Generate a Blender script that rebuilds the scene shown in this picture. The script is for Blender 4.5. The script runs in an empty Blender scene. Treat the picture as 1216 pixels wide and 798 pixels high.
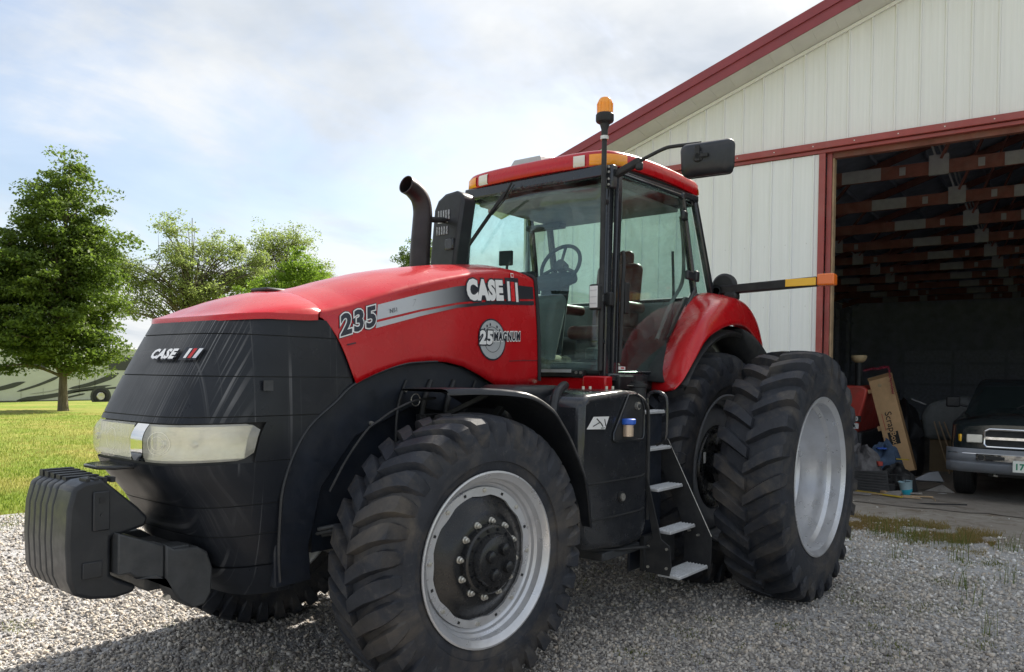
import bpy, bmesh, math, random
import numpy as np
from mathutils import Vector, Matrix, noise
random.seed(7); np.random.seed(7)
S = bpy.context.scene
COL = S.collection
R = math.radians
pi = math.pi

# ---------------------------------------------------------------- camera
CAM = Vector((6.143, 3.780, 1.701)); YAW, PIT, ROL = -2.458, -0.012, 0.015
cd = bpy.data.cameras.new('camera'); cam = bpy.data.objects.new('camera', cd); COL.objects.link(cam)
F_ = Vector((math.cos(YAW)*math.cos(PIT), math.sin(YAW)*math.cos(PIT), math.sin(PIT)))
R0 = Vector((math.sin(YAW), -math.cos(YAW), 0)); U0 = R0.cross(F_)
R1 = R0*math.cos(ROL) + U0*math.sin(ROL); U1 = -R0*math.sin(ROL) + U0*math.cos(ROL)
cam.matrix_world = Matrix(((R1.x, U1.x, -F_.x, CAM.x), (R1.y, U1.y, -F_.y, CAM.y), (R1.z, U1.z, -F_.z, CAM.z), (0, 0, 0, 1)))
cd.sensor_fit = 'HORIZONTAL'; cd.sensor_width = 36; cd.lens = 36*921.5/1216
cd.shift_y = (455.8-399)/1216
cd.clip_start = .05; cd.clip_end = 3000
S.camera = cam
S.view_settings.view_transform = 'Standard'; S.view_settings.look = 'None'
S.view_settings.exposure = 0.9; S.view_settings.gamma = 1
S.cycles.max_bounces = 8; S.cycles.transparent_max_bounces = 16

# ---------------------------------------------------------------- sun + sky
SUN_DIR = Vector((-1, -.13, 0)).normalized()*math.cos(R(41)) + Vector((0, 0, math.sin(R(41))))
sd = bpy.data.lights.new('sun', 'SUN'); sd.energy = 5.0; sd.angle = R(.6); sd.color = (1, .93, .82)
so = bpy.data.objects.new('sun', sd); COL.objects.link(so)
so.rotation_euler = SUN_DIR.to_track_quat('Z', 'Y').to_euler(); so.location = (0, 0, 30)
W = bpy.data.worlds.new('World'); S.world = W; W.use_nodes = True
nt = W.node_tree; N = nt.nodes; Lk = nt.links
for n in list(N): N.remove(n)
def wn(t, **k):
    n = N.new(t)
    for a, b in k.items(): setattr(n, a, b)
    return n
wo = wn('ShaderNodeOutputWorld'); bg = wn('ShaderNodeBackground'); bg.inputs[1].default_value = .1
sky = wn('ShaderNodeTexSky', sky_type='NISHITA', sun_disc=False, sun_elevation=R(41), sun_rotation=math.atan2(SUN_DIR.x, SUN_DIR.y))
sky.air_density = 1.0; sky.dust_density = 1.5
tc = wn('ShaderNodeTexCoord')
# flatten the view direction on to a cloud deck: (x/(z+k), y/(z+k))
sep = wn('ShaderNodeSeparateXYZ'); Lk.new(tc.outputs['Generated'], sep.inputs[0])
def wm(op, a, b=None, clamp=False):
    n = wn('ShaderNodeMath', operation=op, use_clamp=clamp)
    for i, v in enumerate((a, b)):
        if v is None: continue
        if isinstance(v, (int, float)): n.inputs[i].default_value = v
        else: Lk.new(v, n.inputs[i])
    return n.outputs[0]
zk = wm('ADD', wm('MAXIMUM', sep.outputs[2], 0.0), .22)
cx = wm('DIVIDE', sep.outputs[0], zk); cy = wm('DIVIDE', sep.outputs[1], zk)
cmb = wn('ShaderNodeCombineXYZ'); Lk.new(cx, cmb.inputs[0]); Lk.new(cy, cmb.inputs[1])
def wnoise(scale, detail, rough, dist, off):
    mp = wn('ShaderNodeMapping'); mp.inputs['Location'].default_value = off; mp.inputs['Scale'].default_value = scale
    Lk.new(cmb.outputs[0], mp.inputs[0])
    n = wn('ShaderNodeTexNoise'); n.inputs['Scale'].default_value = 1; n.inputs['Detail'].default_value = detail
    n.inputs['Roughness'].default_value = rough; n.inputs['Distortion'].default_value = dist
    Lk.new(mp.outputs[0], n.inputs[0]); return n.outputs[0]
n1 = wnoise((.9, .6, 1), 7, .55, .5, (3.1, 1.9, 0)); n2 = wnoise((2.2, 5.0, 1), 6, .6, .9, (8.0, 2, 0))
cov = wm('ADD', wm('MULTIPLY', n1, .82), wm('MULTIPLY', n2, .18))
mr = wn('ShaderNodeMapRange', interpolation_type='SMOOTHSTEP'); Lk.new(cov, mr.inputs[0])
mr.inputs[1].default_value = .40; mr.inputs[2].default_value = .56; mr.inputs[3].default_value = .30; mr.inputs[4].default_value = .97
shade = wn('ShaderNodeMapRange'); Lk.new(wnoise((1.0, 1.15, 1), 6, .56, .35, (1.7, 6.3, 0)), shade.inputs[0])
shade.inputs[1].default_value = .36; shade.inputs[2].default_value = .54; shade.inputs[3].default_value = 0; shade.inputs[4].default_value = 1
cc = wn('ShaderNodeMix', data_type='RGBA'); Lk.new(shade.outputs[0], cc.inputs[0])
cc.inputs[6].default_value = (3.35, 3.7, 4.15, 1); cc.inputs[7].default_value = (5.15, 5.25, 5.30, 1)
mx = wn('ShaderNodeMix', data_type='RGBA'); Lk.new(mr.outputs[0], mx.inputs[0]); Lk.new(sky.outputs[0], mx.inputs[6]); Lk.new(cc.outputs[2], mx.inputs[7])
Lk.new(mx.outputs[2], bg.inputs[0]); Lk.new(bg.outputs[0], wo.inputs[0])

# ---------------------------------------------------------------- materials
class NB:
    def __init__(s, name):
        s.m = bpy.data.materials.new(name); s.m.use_nodes = True; s.t = s.m.node_tree
        s.b = s.t.nodes['Principled BSDF']; s.out = s.t.nodes['Material Output']
        s.tc = s.t.nodes.new('ShaderNodeTexCoord'); s.geo = None
    def n(s, t, **k):
        n = s.t.nodes.new(t)
        for a, b in k.items(): setattr(n, a, b)
        return n
    def l(s, a, b): s.t.links.new(a, b)
    def noise(s, scale, detail=4, rough=.55, dist=0, vec=None, coord='Object'):
        n = s.n('ShaderNodeTexNoise'); n.inputs['Detail'].default_value = detail; n.inputs['Roughness'].default_value = rough
        n.inputs['Distortion'].default_value = dist
        v = vec or s.tc.outputs[coord]
        if isinstance(scale, (tuple, list)):
            mp = s.n('ShaderNodeMapping'); mp.inputs['Scale'].default_value = scale; s.l(v, mp.inputs[0]); v = mp.outputs[0]; n.inputs['Scale'].default_value = 1
        else: n.inputs['Scale'].default_value = scale
        s.l(v, n.inputs[0]); return n.outputs[0]
    def rng(s, v, a, b, c=0., d=1.):
        n = s.n('ShaderNodeMapRange'); s.l(v, n.inputs[0])
        for i, x in enumerate((a, b, c, d)): n.inputs[i+1].default_value = x
        return n.outputs[0]
    def mix(s, f, a, b):
        n = s.n('ShaderNodeMix', data_type='RGBA')
        for i, x in ((0, f), (6, a), (7, b)):
            if isinstance(x, (int, float)): n.inputs[i].default_value = x
            elif isinstance(x, tuple): n.inputs[i].default_value = (*x[:3], 1)
            else: s.l(x, n.inputs[i])
        return n.outputs[2]
    def math(s, op, a, b=0.):
        n = s.n('ShaderNodeMath', operation=op)
        for i, v in enumerate((a, b)):
            if isinstance(v, (int, float)): n.inputs[i].default_value = v
            else: s.l(v, n.inputs[i])
        return n.outputs[0]
    def set(s, **k):
        for a, v in k.items():
            i = s.b.inputs[a.replace('_', ' ')]
            if isinstance(v, (int, float)): i.default_value = v
            elif isinstance(v, tuple): i.default_value = (*v[:3], 1)
            else: s.l(v, i)
        return s
    def bump(s, h, strength=.3, dist=.01):
        n = s.n('ShaderNodeBump'); n.inputs['Strength'].default_value = strength; n.inputs['Distance'].default_value = dist
        s.l(h, n.inputs['Height']); s.l(n.outputs[0], s.b.inputs['Normal']); return s
def simple(name, col, rough=.5, metal=0., var=.12, scale=9, bump=0., bscale=60, coat=0., dirt=None, dirtamt=.5):
    """paint/plastic/metal with uneven colour and roughness, optional dust"""
    b = NB(name); nz = b.noise(scale, 5, .6)
    dark = tuple(c*(1-var) for c in col); lite = tuple(min(1, c*(1+var)) for c in col)
    c = b.mix(b.rng(nz, .3, .7), dark, lite)
    r = b.rng(b.noise(scale*2.3, 4), .3, .7, max(.02, rough-.08), min(1, rough+.08))
    if dirt:
        f = b.rng(b.noise(scale*.7, 6, .7, .4), .45, .75, 0, dirtamt); c = b.mix(f, c, dirt)
    b.set(Base_Color=c, Roughness=r, Metallic=metal, Coat_Weight=coat, Coat_Roughness=.08)
    if bump: b.bump(b.noise(bscale, 3), bump, .004)
    return b.m
M = {}
def red_paint():
    b = NB('red_paint'); nz = b.noise(2.2, 4); dust = b.rng(b.noise((3, 3, 1.2), 6, .68, .5), .48, .8, 0, .07)
    c = b.mix(b.rng(nz, .3, .7), (.45, .004, .008), (.52, .006, .011)); c = b.mix(dust, c, (.50, .22, .19))
    b.set(Base_Color=c, Roughness=b.rng(b.noise(6, 5), .3, .7, .2, .34), Coat_Weight=.3, Coat_Roughness=.06, Specular_IOR_Level=.4)
    b.bump(b.noise(140, 2), .03, .001); return b.m
M['red'] = red_paint()
def nose_plastic():
    b = NB('nose_plastic')
    # dew and mud runs: thin streaks running down the panels
    st = b.noise((0, 150, .55), 3, .5, .02); fine = b.noise((3, 26, 1.0), 2, .5)
    runs = b.math('MULTIPLY', b.rng(st, .52, .62), b.rng(fine, .38, .56)); patch = b.rng(b.noise(1.7, 4), .36, .56)
    side = b.math('MULTIPLY', b.rng(b.noise((48, 0, .35), 3, .5), .62, .68), b.rng(b.noise((2, 2, 1.5), 3), .42, .60, 0, .45))
    sp = b.n('ShaderNodeSeparateXYZ'); b.l(b.tc.outputs['Object'], sp.inputs[0])
    front = b.rng(sp.outputs[0], 4.02, 4.16, .0, 1.0); up = b.rng(sp.outputs[2], 1.15, 1.75, .15, 1.0)
    runs = b.math('MULTIPLY', b.math('MULTIPLY', runs, patch), b.math('MULTIPLY', front, up))
    runs = b.math('MAXIMUM', runs, side)
    smear = b.math('MULTIPLY', b.rng(b.noise((3, 3, 2.2), 6, .7, .8), .5, .78, 0, .15), up)
    c = b.mix(b.rng(b.noise(3, 5), .3, .7), (.012, .014, .019), (.020, .023, .029)); c = b.mix(smear, c, (.16, .16, .165)); c = b.mix(b.math('MULTIPLY', runs, .48), c, (.36, .36, .37))
    b.set(Base_Color=c, Roughness=b.math('ADD', b.rng(b.noise(5, 4), .3, .7, .26, .40), b.math('MULTIPLY', runs, .3)), Specular_IOR_Level=.28)
    b.bump(b.noise(220, 2), .08, .001); return b.m
M['nose'] = nose_plastic()
M['plastic'] = simple('black_plastic', (.015, .017, .021), .40, var=.2, bump=.05, bscale=180, dirt=(.10, .10, .10), dirtamt=.16)
M['black'] = simple('black_gloss', (.018, .020, .024), .22, var=.15, coat=.3, dirt=(.08, .08, .08), dirtamt=.12)
M['blackm'] = simple('black_matte', (.014, .015, .017), .6, var=.25, dirt=(.06, .058, .055), dirtamt=.4)
M['inner'] = simple('inner_black', (.010, .014, .023), .5, var=.25, dirt=(.05, .05, .052), dirtamt=.3)
M['cast'] = simple('cast_iron_grey', (.045, .048, .052), .55, .2, var=.25, bump=.15, bscale=90, dirt=(.11, .11, .105), dirtamt=.3)
M['hubblack'] = simple('hub_black', (.009, .010, .012), .26, var=.2, bump=.06, bscale=70, dirt=(.07, .07, .07), dirtamt=.2)
M['silver'] = simple('silver_rim', (.60, .61, .635), .32, .55, var=.08, scale=5, bump=.02, bscale=120, dirt=(.30, .28, .25), dirtamt=.35)
M['silverdark'] = simple('dull_rim', (.25, .26, .28), .5, .3, var=.2, scale=5, dirt=(.12, .11, .10), dirtamt=.4)
M['zinc'] = simple('zinc_bolt', (.60, .58, .53), .34, .8, var=.15, scale=40)
M['chrome'] = simple('chrome', (.75, .76, .78), .09, 1., var=.04)
M['steel'] = simple('galvanised_step', (.58, .59, .60), .45, .3, var=.12, scale=14, bump=.2, bscale=160, dirt=(.3, .28, .25), dirtamt=.3)
M['exhaust'] = simple('exhaust_steel', (.035, .030, .032), .42, .5, var=.25, scale=5, dirt=(.09, .06, .055), dirtamt=.3)
M['rubber'] = simple('rubber_trim', (.012, .012, .013), .65)
M['amber'] = NB('amber_lens').set(Base_Color=(1., .36, .012), Roughness=.16, Coat_Weight=.5, Transmission_Weight=.1).m
M['amber2'] = NB('amber_reflector').set(Base_Color=(.90, .50, .02), Roughness=.3, Coat_Weight=.3).m
M['orange'] = NB('orange_lamp').set(Base_Color=(.80, .17, .02), Roughness=.25, Coat_Weight=.4).m
M['clearlens'] = simple('milky_lens', (.72, .70, .62), .18, var=.1, coat=.4)
M['white'] = simple('white_film', (.78, .78, .77), .35, var=.04)
M['decalblack'] = simple('decal_navy', (.012, .016, .028), .3, var=.1)
M['greysilver'] = simple('decal_silver', (.50, .52, .54), .34, .35, var=.05)
M['interior'] = simple('cab_interior', (.20, .20, .205), .7, var=.1)
M['interiord'] = simple('cab_interior_dark', (.035, .037, .042), .6, var=.15)
M['seat'] = simple('red_leather', (.13, .035, .03), .45, var=.2, scale=12)
M['blue'] = simple('blue_cap', (.03, .12, .55), .4)
M['brassy'] = simple('sight_bowl', (.60, .47, .36), .3, .4)
def rubber():
    b = NB('tyre_rubber'); nz = b.noise(7, 6, .65, .3); g = b.n('ShaderNodeNewGeometry')
    sp = b.n('ShaderNodeSeparateXYZ'); b.l(b.tc.outputs['Object'], sp.inputs[0])
    rr = b.math('SQRT', b.math('ADD', b.math('MULTIPLY', sp.outputs[0], sp.outputs[0]), b.math('MULTIPLY', sp.outputs[2], sp.outputs[2])))
    c = b.mix(b.rng(nz, .3, .7), (.016, .018, .024), (.034, .038, .048))
    c = b.mix(b.rng(b.noise(3.1, 6, .7, .6), .46, .70, 0, .5), c, (.15, .125, .095))
    c = b.mix(b.rng(b.noise(26, 4, .7), .6, .75, 0, .35), c, (.14, .13, .12))
    b.set(Base_Color=c, Roughness=b.rng(nz, .3, .7, .50, .72), Specular_IOR_Level=.35)
    b.bump(b.math('ADD', b.noise(55, 4), b.math('MULTIPLY', b.noise(11, 4), .8)), .35, .006); return b.m
M['tyre'] = rubber()
def headlight():
    b = NB('headlight_lens'); f = b.rng(b.noise(8, 3), .3, .7)
    b.set(Base_Color=b.mix(f, (.86, .84, .72), (.95, .94, .86)), Roughness=.10, Coat_Weight=.8, Coat_Roughness=.02)
    t = b.n('ShaderNodeBsdfTransparent'); t.inputs[0].default_value = (.93, .91, .80, 1); mx_ = b.n('ShaderNodeMixShader')
    b.l(b.rng(b.noise(5, 5, .6), .3, .7, .26, .46), mx_.inputs[0]); b.l(t.outputs[0], mx_.inputs[1]); b.l(b.b.outputs[0], mx_.inputs[2]); b.l(mx_.outputs[0], b.out.inputs[0])
    return b.m
M['lens'] = headlight()
def reflector():
    b = NB('lamp_reflector'); w = b.n('ShaderNodeTexWave', wave_type='BANDS', bands_direction='Y'); w.inputs['Scale'].default_value = 9; b.l(b.tc.outputs['Object'], w.inputs[0])
    b.set(Base_Color=(.86, .84, .76), Roughness=.22, Metallic=.45); b.bump(w.outputs[0], .4, .004); return b.m
M['reflector'] = reflector()
M['lensring'] = simple('reflector_ring', (.74, .71, .58), .2)
def glass(name, tint, refl=.0, base=.1):
    b = NB(name); t = b.n('ShaderNodeBsdfTransparent'); t.inputs[0].default_value = (*tint, 1)
    g = b.n('ShaderNodeBsdfGlossy'); g.inputs['Roughness'].default_value = .02; g.inputs[0].default_value = (.9, .97, .95, 1)
    lw = b.n('ShaderNodeLayerWeight'); lw.inputs[0].default_value = .5
    f = b.math('MINIMUM', b.math('ADD', b.math('MULTIPLY', b.math('POWER', lw.outputs['Facing'], 4.), .75), 0.035+refl), 1.)
    d = b.n('ShaderNodeBsdfDiffuse'); d.inputs[0].default_value = (.5, .52, .5, 1)
    dm = b.n('ShaderNodeMixShader'); b.l(b.rng(b.noise(4, 6, .7, .5), .45, .8, 0, base), dm.inputs[0]); b.l(t.outputs[0], dm.inputs[1]); b.l(d.outputs[0], dm.inputs[2])
    mxs = b.n('ShaderNodeMixShader'); b.l(f, mxs.inputs[0]); b.l(dm.outputs[0], mxs.inputs[1]); b.l(g.outputs[0], mxs.inputs[2])
    b.l(mxs.outputs[0], b.out.inputs[0]); return b.m
M['glass'] = glass('tinted_cab_glass', (.86, .95, .925), .012)
M['carglass'] = glass('car_glass', (.25, .30, .30), .02, .05)

# ---------------------------------------------------------------- geometry helpers
class G:
    def __init__(s): s.v = []; s.f = []
    def add(s, vs, fs):
        o = len(s.v); s.v += [tuple(p) for p in vs]; s.f += [tuple(i+o for i in f) for f in fs]; return s
    def box(s, c, d, rot=None):
        x, y, z = (k/2 for k in d); P = [(-x,-y,-z),(x,-y,-z),(x,y,-z),(-x,y,-z),(-x,-y,z),(x,-y,z),(x,y,z),(-x,y,z)]
        c = Vector(c)
        if rot is not None: P = [rot @ Vector(p) for p in P]
        return s.add([c+Vector(p) for p in P], [(0,3,2,1),(4,5,6,7),(0,1,5,4),(1,2,6,5),(2,3,7,6),(3,0,4,7)])
    def box2(s, a, b): return s.box([(i+j)/2 for i, j in zip(a, b)], [abs(j-i) for i, j in zip(a, b)])
    def beam(s, a, b, w, h, up=(0,0,1)):
        a, b = Vector(a), Vector(b); d = (b-a); L = d.length; d.normalize(); sd_ = d.cross(Vector(up))
        if sd_.length < 1e-4: sd_ = d.cross(Vector((0,1,0)))
        sd_.normalize(); u = sd_.cross(d)
        m = Matrix((d, sd_, u)).transposed(); return s.box((a+b)/2, (L, w, h), m)
    def tube(s, pts, r, n=10, caps=True, closed=False):
        pts = [Vector(p) for p in pts]; k = len(pts); rr = r if isinstance(r, (list, tuple)) else [r]*k
        T = []
        for i in range(k):
            a = pts[(i-1) % k] if (closed or i > 0) else pts[i]; b = pts[(i+1) % k] if (closed or i < k-1) else pts[i]
            T.append((b-a).normalized())
        u = T[0].orthogonal().normalized(); vs = []
        for i in range(k):
            if i: 
                u = (u - T[i]*u.dot(T[i])); u.normalize()
            w = T[i].cross(u)
            for j in range(n):
                t = 2*pi*j/n; vs.append(pts[i] + (u*math.cos(t)+w*math.sin(t))*rr[i])
        fs = []
        for i in range(k if closed else k-1):
            i2 = (i+1) % k
            for j in range(n): j2 = (j+1) % n; fs.append((i*n+j, i*n+j2, i2*n+j2, i2*n+j))
        if caps and not closed: fs += [tuple(range(n))[::-1], tuple(range((k-1)*n, k*n))]
        return s.add(vs, fs)
    def cyl(s, a, b, r0, r1=None, n=16): return s.tube([a, b], [r0, r0 if r1 is None else r1], n)
    def lathe(s, prof, n=48, axis='y', c=(0,0,0), closed=False):
        """prof = [(radius, offset along axis)]"""
        vs = []; k = len(prof)
        for r, o in prof:
            for j in range(n):
                t = 2*pi*j/n; a, b = r*math.cos(t), r*math.sin(t)
                p = (a, o, b) if axis == 'y' else (a, b, o) if axis == 'z' else (o, a, b)
                vs.append((p[0]+c[0], p[1]+c[1], p[2]+c[2]))
        fs = []
        for i in range(k if closed else k-1):
            i2 = (i+1) % k
            for j in range(n): j2 = (j+1) % n; fs.append((i*n+j, i2*n+j, i2*n+j2, i*n+j2))
        if not closed:
            if prof[0][0] > 1e-4: fs.append(tuple(range(n)))
            if prof[-1][0] > 1e-4: fs.append(tuple(range((k-1)*n, k*n))[::-1])
        return s.add(vs, fs)
    def prism(s, poly, a, b, axis='y'):
        """2D outline extruded between a and b along axis; outline in the other two (in xyz order)"""
        def P(p, o): return (p[0], o, p[1]) if axis == 'y' else (p[0], p[1], o) if axis == 'z' else (o, p[0], p[1])
        n = len(poly); vs = [P(p, a) for p in poly] + [P(p, b) for p in poly]
        return s.add(vs, [tuple(range(n)), tuple(range(n, 2*n))[::-1]] + [(i, i+n, (i+1) % n+n, (i+1) % n) for i in range(n)])
    def grid(s, rows, closed=False):
        k = len(rows[0]); vs = [p for r in rows for p in r]; fs = []
        for i in range(len(rows)-1):
            for j in range(k if closed else k-1): j2 = (j+1) % k; fs.append((i*k+j, i*k+j2, (i+1)*k+j2, (i+1)*k+j))
        return s.add(vs, fs)
    def build(s, name, mat, parent=None, loc=(0,0,0), rot=None, smooth=True, bevel=0, seg=2, ang=35, solid=0, label=None, off=0, fix=True):
        me = bpy.data.meshes.new(name); me.from_pydata(s.v, [], s.f)
        if fix:
            bm = bmesh.new(); bm.from_mesh(me); bmesh.ops.recalc_face_normals(bm, faces=bm.faces); bm.to_mesh(me); bm.free()
        mats = mat if isinstance(mat, (list, tuple)) else [mat]
        for m_ in mats: me.materials.append(m_)
        if smooth:
            me.shade_smooth(); me.set_sharp_from_angle(angle=R(ang))
        o = bpy.data.objects.new(name, me); COL.objects.link(o); o.location = loc
        if rot: o.rotation_euler = rot
        if parent: o.parent = parent
        if solid:
            md = o.modifiers.new('solidify', 'SOLIDIFY'); md.thickness = solid; md.offset = off
        if bevel:
            md = o.modifiers.new('bevel', 'BEVEL'); md.width = bevel; md.segments = seg; md.limit_method = 'ANGLE'; md.angle_limit = R(38)
        if label: o['label'] = label
        return o
def thing(name, label, cat, loc=(0,0,0), rotz=0, group=None):
    o = bpy.data.objects.new(name, None); COL.objects.link(o); o.location = loc; o.rotation_euler = (0,0,rotz)
    o.empty_display_size = .2; return tag(o, label, cat, group)
def tag(o, label, cat, group=None):
    o['label'] = label; o['category'] = cat
    if group: o['group'] = group
    return o
def struct(o): o['kind'] = 'structure'; return o
def copy_tree(o, parent=None):
    c = o.copy(); COL.objects.link(c); c.parent = parent
    for ch in list(o.children): copy_tree(ch, c)
    return c
def lerp_tab(tab, x):
    """piecewise linear table lookup, tab sorted ascending in x"""
    if x <= tab[0][0]: return tab[0][1]
    for (a, b), (c, d) in zip(tab, tab[1:]):
        if x <= c: return b + (d-b)*(x-a)/(c-a)
    return tab[-1][1]
def smooth_pts(pts, n=6):
    """Catmull-Rom through points"""
    pts = [Vector(p) for p in pts]; out = []
    for i in range(len(pts)-1):
        p0 = pts[max(i-1, 0)]; p1 = pts[i]; p2 = pts[i+1]; p3 = pts[min(i+2, len(pts)-1)]
        for k in range(n):
            t = k/n; out.append(.5*((2*p1)+(-p0+p2)*t+(2*p0-5*p1+4*p2-p3)*t*t+(-p0+3*p1-3*p2+p3)*t**3))
    return out+[pts[-1]]
def text_mesh(txt, size, offset=0., shear=0., spacing=1., res=3):
    """text outline as 2D mesh: verts (u, v), faces"""
    cu = bpy.data.curves.new('txt', 'FONT'); cu.body = txt; cu.size = size; cu.offset = offset; cu.shear = shear; cu.space_character = spacing
    cu.resolution_u = res; cu.align_x = 'LEFT'; cu.fill_mode = 'FRONT'
    o = bpy.data.objects.new('txt', cu); COL.objects.link(o); bpy.context.view_layer.update()
    me = bpy.data.meshes.new_from_object(o.evaluated_get(bpy.context.evaluated_depsgraph_get()))
    vs = [(v.co.x, v.co.y) for v in me.vertices]; fs = [tuple(p.vertices) for p in me.polygons]
    bpy.data.objects.remove(o); bpy.data.curves.remove(cu); bpy.data.meshes.remove(me)
    return vs, fs
def decal(name, vs, fs, fn, mat, parent, lift=.003, label=None):
    """2D mesh mapped on to a surface by fn(u, v) -> (point, normal)"""
    out = []
    for u, v in vs:
        p, n_ = fn(u, v); out.append(Vector(p)+Vector(n_)*lift)
    return G().add(out, fs).build(name, mat, parent, smooth=False, label=label, fix=False)
# ================================================================ GROUND
def ground_mat(name, cols, scale, rough=.95, bump=.3, bs=40, patch=None):
    b = NB(name); n1_ = b.noise(scale, 8, .65); c = b.mix(b.rng(n1_, .3, .7), cols[0], cols[1])
    if len(cols) > 2: c = b.mix(b.rng(b.noise(scale*.13, 5, .6, .4), .42, .62), c, cols[2])
    if len(cols) > 3: c = b.mix(b.rng(b.noise(scale*.45, 6, .7, .5), .52, .68), c, cols[3])
    b.set(Base_Color=c, Roughness=rough, Specular_IOR_Level=.2)
    b.bump(b.noise(bs, 6, .7), bump, .03); return b.m
def gravel_mat():
    b = NB('gravel'); v = b.n('ShaderNodeTexVoronoi'); v.inputs['Scale'].default_value = 62; v.inputs['Randomness'].default_value = 1; b.l(b.tc.outputs['Object'], v.inputs[0])
    v2 = b.n('ShaderNodeTexVoronoi'); v2.inputs['Scale'].default_value = 110; b.l(b.tc.outputs['Object'], v2.inputs[0])
    hsv = b.n('ShaderNodeSeparateColor'); b.l(v.outputs['Color'], hsv.inputs[0])
    c = b.mix(hsv.outputs[0], (.22,.22,.23), (.60,.59,.58)); c = b.mix(b.rng(hsv.outputs[1], .7, 1, 0, .6), c, (.36,.29,.22))
    c = b.mix(b.rng(b.noise(.8, 6, .65), .42, .62, 0, .5), c, (.28,.27,.255)); 
    c = b.mix(b.rng(b.noise(1.6, 6, .75, .6), .60, .72, 0, .45), c, (.12,.13,.05))
    sp = b.n('ShaderNodeSeparateXYZ'); b.l(b.tc.outputs['Object'], sp.inputs[0]); c = b.mix(b.math('MULTIPLY', b.rng(sp.outputs[0], 1.2, -2.4, 0, .75), b.rng(b.noise(2.5, 5), .35, .6, .4, 1)), c, (.56,.555,.54))
    d = b.math('ADD', b.rng(v.outputs['Distance'], 0, .5, 1, 0), b.rng(v2.outputs['Distance'], 0, .5, .4, 0))
    b.set(Base_Color=c, Roughness=.9, Specular_IOR_Level=.25); b.bump(d, .9, .012); return b.m
M['gravel'] = gravel_mat()
M['lawn'] = ground_mat('lawn', [(.13,.19,.025),(.23,.29,.045),(.30,.28,.07),(.17,.26,.03)], 3.5, bump=.5, bs=30)
M['dirt'] = ground_mat('dirt', [(.30,.27,.23),(.46,.43,.38),(.36,.325,.28),(.21,.17,.125)], 7, bump=.9, bs=22)
M['drive'] = ground_mat('pale_drive', [(.24,.23,.19),(.30,.28,.24)], 8)
M['concrete'] = ground_mat('concrete_floor', [(.28,.255,.22),(.38,.35,.31),(.30,.27,.235),(.20,.17,.14)], 5, .95, .8, 30)
def sheet(name, pts, z, mat):
    g = G(); n = len(pts); g.add([(x, y, z) for x, y in pts], [tuple(range(n))]); o = g.build(name, mat, smooth=False, fix=False)
    if o.data.polygons[0].normal.z < 0: o.data.flip_normals()
    return struct(o)
# the lawn is level up to a low crest 38 m off, then falls about 1.2 m to the ground the motorhome stands on
LW = [(1500,-.03),(-30,-.03),(-36,-.03),(-38,-.05),(-41,-.16),(-44,-.34),(-47,-.50),(-52,-.75),(-60,-1.0),(-75,-1.2),(-1500,-1.2)]
def lawn_z(y): return lerp_tab(sorted(LW), y)
_g = G().grid([[(x, y, z) for x in (-1500,-60,60,1500)] for y, z in LW]); _o = _g.build('lawn', M['lawn'], fix=False); struct(_o)
if _o.data.polygons[0].normal.z < 0: _o.data.flip_normals()
rg = random.Random(5)
def wob(pts, amp, step=.25):
    out = []
    for i in range(len(pts)):
        a, b = Vector(pts[i]), Vector(pts[(i+1) % len(pts)]); n = max(1, int((b-a).length/step)); pn = Vector((-(b-a).y, (b-a).x)).normalized()
        for k in range(n):
            p = a+(b-a)*k/n; out.append(tuple(p+pn*amp*(noise.noise(Vector((p.x*.9, p.y*.9, 1)))*1.2+noise.noise(Vector((p.x*4, p.y*4, 3)))*.6)))
    return out
GRAV = wob([(34,-10),(34,30),(-3.3,30),(-3.45,5),(-3.35,2.6),(-3.6,.8),(-4.0,-1.5),(-3.2,-4.2),(-1.0,-5.3),(1.2,-5.75),(2.8,-6.2),(5.0,-6.9)], .16)
sheet('gravel_yard', GRAV, 0, M['gravel'])
sheet('dirt_apron', wob([(-3.1,30),(-3.2,5),(-3.05,2.6),(-3.3,.8),(-3.7,-1.5),(-4.4,-5.0),(-5.4,-5.6),(-6.5,30)], .14), -.006, M['dirt'])

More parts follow.
